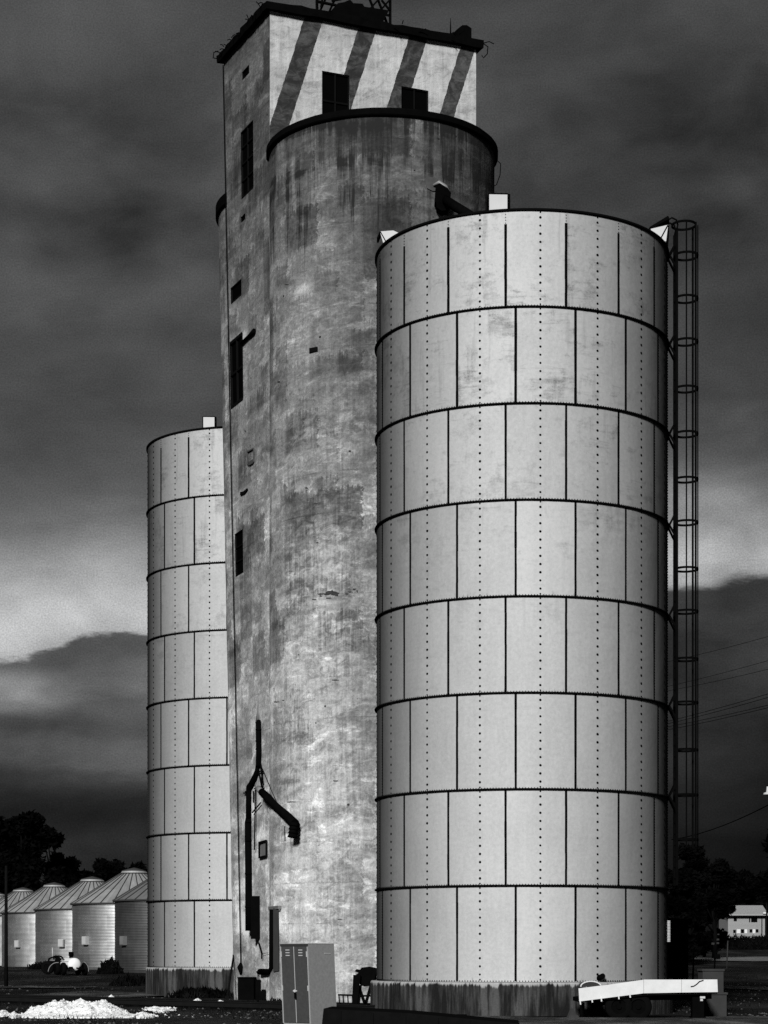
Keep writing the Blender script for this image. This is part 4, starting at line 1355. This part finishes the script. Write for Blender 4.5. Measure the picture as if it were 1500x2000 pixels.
# ------------------------------------------------------------------ locker
LKY = 46.6
def locker():
    nb = at(607, 2003, LKY); c = Vector((nb.x, nb.y, 0.0))
    root = empty('metal_locker', (c.x, c.y, 0), 'tall two-door metal locker with dark doors and pale side in front of the elevator', 'locker')
    a1 = math.radians(180 - 43); a2 = math.radians(45)          # directions of the door front and of the side, away from the near corner
    u1 = Vector((math.cos(a1), math.sin(a1), 0)); u2 = Vector((math.cos(a2), math.sin(a2), 0))
    u2 = Vector((-u1.y, u1.x, 0)) if Vector((-u1.y, u1.x, 0)).x > 0 else Vector((u1.y, -u1.x, 0))
    w1, w2, H = 0.86, 0.83, 1.785
    tl = Vector((-0.045, 0, 1)).normalized() ; up = lambda z: Vector((-0.040 * z, 0, z))
    nd = -u2                                                      # door front faces away from u2
    b = MB()
    q = lambda s_, t_, z: c + u1 * s_ + u2 * t_ + up(z)
    def blk(mb, s0, s1, t0, t1, z0, z1):
        P = [q(s_, t_, z) for z in (z0, z1) for s_, t_ in ((s0, t0), (s1, t0), (s1, t1), (s0, t1))]; bb = len(mb.v); mb.v += [tuple(p) for p in P]
        for f in ((0, 3, 2, 1), (4, 5, 6, 7), (0, 1, 5, 4), (1, 2, 6, 5), (2, 3, 7, 6), (3, 0, 4, 7)): mb.face([bb + i for i in f])
    blk(b, 0, w1, 0.012, w2, 0.0, H)
    blk(b, -0.004, w1 + .004, 0.0, w2 + .004, H + 0.001, H + 0.012)
    body = b.build('body', M['lock_pale'], root)
    rec = simple('locker_gap', 0.015, 0.8)
    tb = MB(); blk(tb, 0.0, w1, -0.006, 0.010, H - 0.05, H - 0.001); tb.build('top_gap', rec, body)
    for k in range(2):
        s0 = 0.028 + k * (w1 - 0.056) / 2; s1 = s0 + (w1 - 0.056) / 2 - 0.012
        d = MB(); blk(d, s0, s1, -0.012, 0.009, 0.05, H - 0.055); dr = d.build('door', M['lock_dark'], root)
        for z in (1.52, 1.58, 1.64):
            l = MB(); m0 = (s0 + s1) / 2; blk(l, m0 - .07, m0 + .05, -0.026, -0.0125, z, z + 0.022); l.build('louver', M['lock_edge'], dr)
        for z in (0.75, 1.5):
            l = MB(); e = s0 if k == 0 else s1; blk(l, e - .012, e + .012, -0.022, -0.0125, z, z + .12); l.build('hinge', M['lock_edge'], dr)
    e = MB(); mid = w1 / 2 - .006; blk(e, mid - .008, mid + .008, -0.016, -0.001, .05, H - .06); blk(e, 0.003, .018, -0.012, 0.009, .03, H - .06); blk(e, w1 - .018, w1 - .003, -0.012, 0.009, .03, H - .06)
    e.build('door_edge', M['lock_edge'], root)
    h = MB(); blk(h, mid - .06, mid + .05, -0.04, -0.0165, .735, .765); blk(h, mid - .03, mid + .01, -0.05, -0.0405, .66, .78); h.build('handle', M['white'], root)
    pl = MB(); blk(pl, mid - .055, mid - .005, -0.066, -0.0505, .58, .72); pl.build('padlock', M['black'], root)
    # scuffs on the side panel: a small riveted plate
    s2 = MB(); blk(s2, -0.006, 0.0, w2 - .32, w2 - .12, 1.56, 1.585); s2.build('side_plate', M['lock_edge'], body)
locker()

# ------------------------------------------------------------------ things along the elevator's foot
c = at(482, 1931, 67.6)
o = MB(); o.box((c.x, c.y, 0.40), (0.52, 0.36, 0.78), rotz(-.1)); o.box((c.x, c.y - .18, 0.40), (0.46, 0.03, 0.70), rotz(-.1)); o.box((c.x + .01, c.y, 0.80), (0.56, 0.42, 0.03), rotz(-.1)); o.box((c.x, c.y, -.02), (.6, .45, .1))
tag(o.build('control_cabinet', M['black'], None, (c.x, c.y, 0)), 'black squat steel cabinet at the elevator foot below the hoist weight', 'cabinet')
c = at(504, 1932, 67.2)
o = MB(); o.box((c.x, c.y, 0.36), (0.15, 0.25, 0.70)); o.box((c.x, c.y, 0.72), (0.18, 0.28, 0.03)); o.tube([(c.x, c.y, .7), (c.x, c.y, .9), (c.x - .05, c.y, 1.0)], .02, 6)
tag(o.build('narrow_box', M['black'], None, (c.x, c.y, 0)), 'narrow black upright box just right of the squat cabinet', 'box')
c = at(516, 1942, 66.6)
o = MB(); o.box((c.x, c.y, 0.20), (0.30, 0.3, 0.38)); o.tube([(c.x + .22, c.y - .1, .36), (c.x + .22, c.y + .1, .36)], .16, 14); o.box((c.x, c.y, .41), (.16, .2, .05))
tag(o.build('electric_motor', M['black'], None, (c.x, c.y, 0)), 'small black motor housing with a round pulley between narrow box and locker', 'motor')
o = MB(); p0, p1 = at(443, 1957, 70.2), at(456.5, 1866, 71.6); p0.z = 0.02
o.tube([p0, p1], 0.035, 7); o.box(p0 + Vector((0, 0, .06)), (.14, .05, .16), rotz(.2)); o.box(p1, (.08, .05, .05))
tag(o.build('leaning_pole', M['wood'], None, p0), 'thin dark pole leaning on the wall between elevator and rear bin', 'pole')
# rusty auger stand at the foot of the front bin
jc = at(712, 1940, 58.3); jx, jy = jc.x, 58.0
st = empty('hopper_stand', (jx, jy, 0), 'black broken feed hopper on legs beside the front bin foundation', 'hopper')
o = MB(); o.prism([at(x, y, 57.9) for x, y in ((700, 1900), (692, 1897), (696, 1893), (703, 1894), (706, 1890), (722, 1888), (736, 1891), (735, 1913), (727, 1925), (712, 1927), (704, 1924), (692, 1906))], Vector((0, .5, 0))); o.build('hopper', M['black'], st)
for a, c in (((693, 1904), (690, 1968)), ((704, 1924), (699, 1970)), ((734, 1892), (711, 1972)), ((700, 1925), (716, 1970)), ((727, 1924), (731, 1962))):
    l = MB(); q0, q1 = at(*a, 57.85), at(*c, 57.85); l.bar(q0, q1, .085); l.build('leg', M['black'], st)
o = MB(); o.bar(at(692, 1945, 57.83), at(728, 1945, 57.83), .05); o.bar(at(700, 1904, 57.83), at(693, 1968, 57.83), .12); o.build('brace', M['black'], st)
fx = MB()
for px in (662, 670, 679, 688): fx.bar(at(px, 1944, 59.5), at(px + 2, 1972, 59.5), 0.035)
fx.bar(at(660, 1943, 59.45), at(690, 1944, 59.45), .05); fx.bar(at(661, 1970, 59.45), at(692, 1972, 59.45), .05)
tag(fx.build('slatted_crate', M['black'], None, at(675, 1972, 59.5)), 'low black slatted crate side between the locker and hopper stand', 'crate')
# dark steel ramp in the foreground
rp = MB(); pts = [at(632, 1970, 45.2), at(800, 1979, 45.2), at(1012, 1999, 45.2)]
p0, p2 = pts[0], pts[2]
rp.prism([Vector((p0.x - .05, 45.2, -.05)), Vector((p2.x, 45.2, -.05)), p2, pts[1], p0], Vector((0.15, 2.2, 0)))
for k in range(6):
    f = (k + .5) / 6; a = p0.lerp(p2, f); rp.box((a.x, 45.19, a.z * .5), (.05, .03, max(.02, a.z * .9)))
rp.build
tag(rp.build('loading_ramp', M['wood'], None, (0.5, 46, 0)), 'long low black ramp sloping down to the right in the foreground', 'ramp')

# ------------------------------------------------------------------ flatbed trailer
TY = 51.0
tl = empty('flatbed_trailer', (at(1270, 1990, TY).x, TY + 1.0, 0), 'low flatbed trailer with bright white sideboard and kinked bed in front of the steel bin', 'trailer')
T = lambda x, y, Y=TY: at(x, y, Y)
def board(seg):
    b = MB(); b.prism([T(*p) for p in seg], Vector((0, .05, 0))); return b
for seg in (((1130, 1930.5), (1190, 1923), (1257, 1913.5), (1257, 1940), (1190, 1948.5), (1131.5, 1956)), ((1257.6, 1913.2), (1331, 1913.2), (1331, 1938.5), (1257.6, 1940)), ((1331.6, 1913.2), (1401, 1913), (1402, 1937.6), (1331.6, 1938.5))):
    board(seg).build('sideboard', M['board'], tl)
b = MB()
for k, (x, y) in enumerate(((1133, 1957), (1156, 1953), (1174, 1951), (1208, 1946.5), (1230, 1943.5))): b.bar(T(x, y - 2, TY - .02), T(x + 1, y + 5, TY - .02), .03)
b.build('stake', M['board'], tl)
b = MB(); b.prism([T(1134, 1950, TY + .06), T(1257, 1935, TY + .06), T(1401, 1933, TY + .06), T(1401, 1941, TY + .06), T(1257, 1944, TY + .06), T(1134, 1958, TY + .06)], Vector((0, 2.1, 0))); b.build('bed', M['wood'], tl)
b = MB()
for dy_ in (.4, 1.6):
    b.prism([T(1160, 1955, TY + dy_), T(1257, 1943, TY + dy_), T(1390, 1941, TY + dy_), T(1390, 1951, TY + dy_), T(1257, 1954, TY + dy_), T(1160, 1966, TY + dy_)], Vector((0, .1, 0)))
b.bar(T(1250, 1972, TY + .2), T(1250, 1972, TY + 2.0), .1); b.bar(T(1214, 1972, TY + .2), T(1214, 1972, TY + 2.0), .1)
b.build('chassis', M['black'], tl)
def wheel(px, py, Y, r, parent):
    c = T(px, py, Y); w = MB()
    w.v = []
    prof = [(r * .55, -.10), (r * .9, -.11), (r, -.07), (r, .07), (r * .9, .11), (r * .55, .10)]
    n = 28; bb = 0
    for (rr, yy) in prof:
        for k in range(n):
            a = 2 * math.pi * k / n; w.v.append((c.x + rr * math.cos(a), c.y + yy, c.z + rr * math.sin(a)))
    for i in range(len(prof) - 1):
        for k in range(n):
            k2 = (k + 1) % n; w.face((i * n + k, i * n + k2, (i + 1) * n + k2, (i + 1) * n + k), True)
    t = w.build('wheel', M['rubber'], parent)
    rm = MB(); rm.tube([c + Vector((0, -.06, 0)), c + Vector((0, .06, 0))], r * .57, 20); rm.tube([c + Vector((0, -.1, 0)), c + Vector((0, -.05, 0))], r * .2, 10); rm.build('rim', M['black'], t)
for px in (1208, 1246):
    for Y in (TY + .25, TY + 1.85): wheel(px, 1966, Y, 0.33, tl)
lg = MB(); lg.box(T(1362, 1968, TY + .3), (.28, .3, .52)); lg.box(T(1362, 1989, TY + .3), (.36, .4, .06)); lg.box(T(1362, 1947, TY + .3), (.2, .2, .2)); lg.build('support_leg', M['black'], tl)
lg = MB(); lg.box(T(1372, 1948, TY + .12), (.12, .06, .05)); lg.box(T(1370, 1953, TY + .12), (.06, .06, .05)); lg.build('coupling', M['white'], tl)
ft = MB(); ft.tube([T(1137, 1958, TY + .5), T(1137, 1988, TY + .5)], .06, 8); ft.box(T(1137, 1989, TY + .5), (.3, .3, .05)); ft.build('front_jack', M['black'], tl)
fd = MB()
fa = []
for k in range(13):
    a = math.pi * k / 12; fa.append(T(1154 - 20 * math.cos(a), 1927 - 10.5 * math.sin(a), TY + 1.5))
fd.prism(fa, Vector((0, .45, 0))); fd.build('fender', M['block'], tl)
fe = MB()
for a, c in zip(fa[:-1], fa[1:]): fe.bar(a - Vector((0, .012, 0)), c - Vector((0, .012, 0)), .03)
fe.build('fender_edge', M['board'], tl)
cr_ = MB(); cv = [(1349, 1927), (1355, 1926), (1361, 1922), (1366, 1917), (1374, 1914.5)]
cr_.tube([T(x, y, TY - .012) for x, y in cv], .012, 5); cr_.build('loose_strap', M['wire'], tl)
# white rag under the trailer tongue
rg = MB(); c = T(1117, 1981, TY - .3); rg.box((c.x, c.y, .13), (.22, .2, .26), rotz(.4), (.25, .3)); rg.box((c.x + .03, c.y, .05), (.3, .24, .1), rotz(.1), (.7, .7))
tag(rg.build('cement_bag', M['block'], None, (c.x, c.y, 0)), 'small grey slumped bag on the ground left of the trailer', 'bag')
# concrete blocks behind the trailer
for (px0, px1, y0, y1, Y, lab) in ((1371, 1412, 1896, 1945, 56.5, 'grey concrete block standing behind the right end of the trailer'), (1372, 1418, 1942, 1966, 53.6, 'lower grey concrete block close behind the trailer support leg')):
    c = at((px0 + px1) / 2, y1, Y); w_ = (px1 - px0) / F * Y; zt = EYE + (HY - y0) / F * Y; b = MB()
    b.box((c.x, c.y + .3, zt / 2 - .05), (w_, .6, zt + .1), rotz(.06)); b.box((c.x, c.y + .3, zt + .02), (w_ + .05, .66, .05), rotz(.06))
    tag(b.build('concrete_block', M['block'], None, (c.x, c.y, 0)), lab, 'concrete block')

# ------------------------------------------------------------------ tank trailer by the small bins
NY = 120.0
tk = empty('tank_trailer', (tpx(135, NY), NY, gz(tpx(135, NY), NY)), 'white cylindrical tank on a dark wheeled frame in front of the corrugated bins', 'tank trailer')
tc0 = at(145.5, 1884, NY); ax = Vector((-.40, .92, 0)).normalized(); rr = 13.2 / F * NY
pf = []
b = MB(); pts, rads = [], []
Lk = 1.65
for k in range(9):
    a = math.pi / 2 * k / 8; pts.append(tc0 - ax * (rr * .55 * math.cos(a))); rads.append(max(.012, rr * math.sin(a)))
for k in range(1, 5): pts.append(tc0 + ax * Lk * k / 4); rads.append(rr)
for k in range(1, 9):
    a = math.pi / 2 * k / 8; pts.append(tc0 + ax * (Lk + rr * .55 * math.sin(a))); rads.append(max(.012, rr * math.cos(a)))
b.tube(pts, rads, 28); b.build('tank', M['tank'], tk)
g0 = gz(tc0.x, tc0.y)
b = MB()
for s_ in (-.28, .28):
    o_ = Vector((-ax.y, ax.x, 0)) * s_; b.bar(Vector((tc0.x, tc0.y, g0 + .42)) - ax * .5 + o_, Vector((tc0.x, tc0.y, g0 + .42)) + ax * 2.3 + o_, .12)
b.bar(Vector((tc0.x, tc0.y, g0 + .4)) - ax * .5, Vector((tc0.x, tc0.y, g0 + .35)) - ax * 1.7, .08)
b.box(Vector((tc0.x, tc0.y, g0 + .62)) + ax * .8, (.7, 1.6, .3), rotz(math.atan2(ax.y, ax.x) - math.pi / 2)); b.build('frame', M['black'], tk)
b = MB(); tp = at(139, 1871, NY + .5); b.tube([tp, tp + Vector((0, 0, .12))], .12, 10); b.tube([tp + Vector((0, 0, .12)), tp + Vector((0, 0, .34))], .15, 10); b.build('valve_dome', M['black'], tk)
def axle_wheel(c, r, d, parent):
    n = 24; w = MB(); perp = d.normalized(); u = Vector((-perp.y, perp.x, 0))
    prof = [(r * .55, -.1), (r * .92, -.11), (r, -.06), (r, .06), (r * .92, .11), (r * .55, .1)]
    for rr_, yy in prof:
        for k in range(n):
            a = 2 * math.pi * k / n; w.v.append(tuple(c + perp * yy + (u * math.cos(a) + Vector((0, 0, 1)) * math.sin(a)) * rr_))
    for i in range(len(prof) - 1):
        for k in range(n):
            k2 = (k + 1) % n; w.face((i * n + k, i * n + k2, (i + 1) * n + k2, (i + 1) * n + k), True)
    t = w.build('wheel', M['rubber'], parent); rm = MB(); rm.tube([c - perp * .07, c + perp * .07], r * .57, 16); rm.build('rim', M['black'], t)
pd = Vector((-ax.y, ax.x, 0))
for f in (0.1, 1.5):
    for s_ in (-.62, .62): axle_wheel(Vector((tc0.x, tc0.y, g0 + .36)) + ax * f + pd * s_, .36, pd, tk)
def arc(px, py, rx, ry, a0, a1, Y, r, name, mat):
    b = MB(); b.tube([at(px + rx * math.cos(math.radians(a0 + (a1 - a0) * k / 14)), py - ry * math.sin(math.radians(a0 + (a1 - a0) * k / 14)), Y) for k in range(15)], r, 6); b.build(name, mat, tk)
arc(160, 1895, 13, 17, -10, 75, NY - .4, .022, 'hose', M['steel'])
arc(112, 1900, 18, 20, 80, 175, NY - .3, .022, 'hose', M['steel'])
arc(114, 1874, 9, 7, 0, 180, NY + .8, .05, 'fender', M['black'])
# dark implement left of it
im = empty('farm_implement', (tpx(108, 122), 122, gz(tpx(108, 122), 122)), 'dark wheeled farm implement left of the white tank with an upright white marker', 'farm machine')
b = MB(); c = at(106, 1888, 122); b.box((c.x, c.y, c.z + .12), (.7, .8, .42), rotz(.2), (.8, .8)); b.box((c.x + .2, c.y, c.z + .42), (.35, .5, .25), rotz(.2), (.7, .7)); b.tube([(c.x - .4, c.y, c.z), (c.x - .3, c.y, c.z + .45), (c.x + .1, c.y, c.z + .62), (c.x + .4, c.y, c.z + .4)], .06, 6); b.build('body', M['black'], im)
for dx_ in (-.32, .42): axle_wheel(Vector((c.x + dx_, c.y - .35, gz(c.x, c.y) + .38)), .38, Vector((.3, 1, 0)), im)
b = MB(); p = at(103, 1872, 122); b.tube([p, at(102.5, 1855, 122), at(102, 1850, 122)], [.035, .03, .008], 6); b.build('marker', M['white'], im)

# ------------------------------------------------------------------ utility pole, lamp, wires
def pole_thing(name, x, y, ztop, r, label, arms, light=False):
    z0 = gz(x, y); root = empty(name, (x, y, z0), label, 'utility pole', 'utility poles')
    b = MB(); b.tube([(x, y, z0 - .4), (x, y, z0 + 2), (x, y, ztop)], [r * 1.25, r * 1.1, r * .85], 10); b.build('shaft', M['wood'], root)
    for dz_, w_ in arms:
        b = MB(); b.box((x, y - r, ztop - dz_), (w_, .09, .11)); b.build('crossarm', M['wood'], root)
        for s_ in (-.45, -.2, .2, .45):
            b = MB(); b.tube([(x + s_ * w_, y - r, ztop - dz_ + .05), (x + s_ * w_, y - r, ztop - dz_ + .2)], [.025, .04], 6); b.build('insulator', M['steel'], root)
    return root
PX, PYY = tpx(12, 97), 97
pole_thing('utility_pole', PX, PYY, EYE + (HY - 1691) / F * 97, .075, 'dark weathered utility pole near the left edge in front of the corrugated bins', [])
b = MB(); 
# right-hand line: one pole behind the front bin, one beyond the right edge
pl1 = (tpx(1235, 260), 260); pl2 = (tpx(1585, 190), 190)
pole_thing('utility_pole', pl1[0], pl1[1], EYE + (HY - 1298) / F * 260, .15, 'far utility pole behind the front steel bin', [(0.3, 2.6), (2.6, 2.6)])
pole_thing('utility_pole', pl2[0], pl2[1], EYE + (HY - 1205) / F * 190, .15, 'utility pole just beyond the right edge carrying the cables', [(0.3, 2.6), (2.6, 2.6)])
WG = 'cables crossing the right sky'
for i, (y0, y1) in enumerate(((1288, 1240), (1336, 1287), (1345, 1304), (1404, 1352), (1409, 1359), (1415, 1374), (1421, 1379))):
    sl = (y1 - y0) / 190.0
    a = at(1240, y0 - sl * 70, 262); c = at(1590, y1 + sl * 90, 188)
    pts = [a.lerp(c, k / 10) - Vector((0, 0, 0.25 * 4 * (k / 10) * (1 - k / 10))) for k in range(11)]
    b = MB(); b.tube(pts, .022 if i < 3 else .028, 4, smooth=False)
    tag(b.build('overhead_cable', M['wire'], None, a), ('thin top cable crossing the right sky', 'second thin cable down in the right sky', 'third thin cable, close under the second, in the right sky', 'topmost of the four low bunched cables at right', 'second of the four low bunched cables at right', 'third of the four low bunched cables at right', 'lowest of the four low bunched cables at right')[i], 'cable', WG)
a, c = at(1312, 1640, 140), at(1545, 1548, 100)
b = MB(); b.tube([a.lerp(c, k / 10) - Vector((0, 0, 0.35 * 4 * (k / 10) * (1 - k / 10))) for k in range(11)], .028, 5)
tag(b.build('service_cable', M['wire'], None, a), 'thick sagging cable rising right from the trees under the street lamp', 'cable')
# street lamp
lyy = 100; lx_ = tpx(1535, lyy); lr = empty('street_lamp', (lx_, lyy, gz(lx_, lyy)), 'white street lamp head reaching in at the right edge', 'street lamp')
b = MB(); b.tube([(lx_, lyy, gz(lx_, lyy) - .3), (lx_, lyy, at(0, 1520, lyy).z)], [.11, .08], 9); b.build('post', M['wood'], lr)
b = MB(); b.tube([(lx_, lyy, at(0, 1535, lyy).z), at(1515, 1532, lyy), at(1499, 1540, lyy)], .025, 6); b.build('arm', M['steel'], lr)
b = MB(); p = at(1500, 1551, lyy); b.tube([p + Vector((0, 0, -.03)), p + Vector((0, 0, .06)), p + Vector((0, 0, .1)), p + Vector((-.02, 0, .3)), p + Vector((-.03, 0, .36))], [.24, .20, .09, .05, .03], 14); b.build('lamp_head', M['white'], lr)

# ------------------------------------------------------------------ house
HYD = 262.0
hx0, hx1 = tpx(1422, HYD), tpx(1494, HYD); hz0 = at(0, 1829, HYD).z; hze = at(0, 1786, HYD).z; hzr = at(0, 1767, HYD).z
hs = empty('house', ((hx0 + hx1) / 2, HYD + 3, gz(hx0, HYD)), 'pale clapboard house with a low pitched roof beyond the hedge', 'house')
b = MB(); n = 18
for i in range(n):                                   # overlapping boards
    za, zb = hz0 + (hze - hz0) * i / n, hz0 + (hze - hz0) * (i + 1) / n
    b.poly([(hx0, HYD - .03, za), (hx1, HYD - .03, za), (hx1, HYD, zb), (hx0, HYD, zb)]); b.poly([(hx0, HYD, za), (hx1, HYD, za), (hx1, HYD - .03, za), (hx0, HYD - .03, za)])
b.box(((hx0 + hx1) / 2, HYD + 3.6, (gz(hx0, HYD) - 1 + hze) / 2), (hx1 - hx0 - .01, 7.1, hze - gz(hx0, HYD) + 1))
b.build('wall', M['clap'], hs)
b = MB(); e = .35
b.prism([(hx0 - e, HYD - .6, hze), (hx0 - e, HYD + 3.6, hzr), (hx0 - e, HYD + 7.8, hze), (hx0 - e, HYD + 7.8, hze - .12), (hx0 - e, HYD + 3.6, hzr - .14), (hx0 - e, HYD - .6, hze - .14)], (hx1 - hx0 + 2 * e, 0, 0)); b.build('roof', M['shingle'], hs)
b = MB(); b.box(((hx0 + hx1) / 2, HYD - .3, hze - .2), (hx1 - hx0 + .5, .55, .12)); b.build('eave', M['frame'], hs)
def hwin(x0, x1, y0, y1):
    a, c = at(x0, y1, HYD), at(x1, y0, HYD); w = MB(); w.box(((a.x + c.x) / 2, HYD - .04, (a.z + c.z) / 2), (c.x - a.x, .06, c.z - a.z)); w.box(((a.x + c.x) / 2, HYD - .08, (a.z + c.z) / 2), (.05, .03, c.z - a.z)); w.box(((a.x + c.x) / 2, HYD - .08, (a.z + c.z) / 2), (c.x - a.x, .03, .05)); w.build('window', M['pane'], hs)
for q in ((1433, 1439, 1790, 1799), (1467, 1479, 1788, 1801), (1463, 1465, 1789, 1801), (1432, 1437, 1816, 1822), (1447, 1453, 1815, 1822), (1464, 1469, 1815, 1821), (1476, 1481, 1815, 1821)): hwin(*q)
for q in ((1439, 1446), (1454, 1459), (1470, 1475)):
    a = at(q[0], 1823, HYD); c = at(q[1], 1815, HYD); w = MB(); w.box(((a.x + c.x) / 2, HYD - .05, (a.z + c.z) / 2), (c.x - a.x, .06, c.z - a.z)); w.build('basement_panel', M['board'], hs)
w = MB(); w.tube([at(1488, 1790, HYD - .1), at(1488, 1825, HYD - .1)], .06, 6); w.build('gutter_pipe', M['frame'], hs)
w = MB(); p = at(1493, 1783, HYD - .7); w.box(p, (.35, .3, .2)); w.build('gutter_end', M['board'], hs)
b = MB(); px_ = tpx(1497.5, 240); b.tube([(px_, 240, gz(px_, 240) - .3), (px_, 240, at(0, 1765, 240).z)], .09, 8); b.tube([(px_, 240, at(0, 1765, 240).z), (px_, 240, at(0, 1763, 240).z)], .05, 8)
tag(b.build('dark_post', M['wood'], None, (px_, 240, gz(px_, 240))), 'thin dark post standing in front of the right end of the house', 'post')

# shed with one white corrugated end, beside the front bin
sy = 90.0; sx0, sx1 = tpx(1299, sy), tpx(1345, sy); zb_ = gz(sx0, sy); zt_ = at(0, 1797, sy).z
sh = empty('shed', ((sx0 + sx1) / 2, sy + 1, zb_), 'small dark flat-roofed shed almost lost in the shade right of the front bin', 'shed')
b = MB(); b.box(((sx0 + sx1) / 2, sy + 1.2, (zb_ - .2 + zt_) / 2), (sx1 - sx0, 2.2, zt_ - zb_ + .2)); b.build('wall', M['wood'], sh)
b = MB(); b.prism([(sx0 - .15, sy - .1, zt_ + .01), (sx1 + .15, sy - .1, zt_ - .1), (sx1 + .15, sy - .1, zt_ + .03), (sx0 - .15, sy - .1, zt_ + .12)], (0, 2.6, 0)); b.build('roof', M['wood'], sh)
# junk at the roadside
jx = tpx(1395, 128); jz = gz(jx, 128); jr = empty('hand_pump', (jx, 128, jz), 'small pale-marked roadside pump and post in front of the dark trees', 'pump')
b = MB(); b.tube([(jx, 128, jz - .2), (jx + .05, 128, jz + .9), (jx + .3, 128, jz + 1.2)], .05, 7); b.box((jx + .15, 127.9, jz + .75), (.35, .25, .3)); b.build('body', M['black'], jr)
b = MB(); 
for x_, y_, w_ in ((1392.5, 1843, .17), (1402, 1835, .15), (1402, 1842, .15), (1403, 1825, .1)): b.box(at(x_, y_, 127.6), (w_, .05, w_ * .7))
b.build('marker_plate', M['block'], jr)
for (px, y0, y1, Y, lab) in ((1354, 1858, 1876, 95, 'short dark leaning stake beside the pale road'), (1420.5, 1838, 1853, 130, 'thin pale stake in front of the hedge')):
    p0, p1 = at(px - 1, y1, Y), at(px + 1, y0, Y); p0.z = gz(p0.x, Y) - .05; b = MB(); b.tube([p0, p1], [.05, .035], 6); b.box(p1, (.09, .09, .03))
    tag(b.build('stake', M['black'] if px < 1400 else M['block'], None, p0), lab, 'stake')
# ------------------------------------------------------------------ end
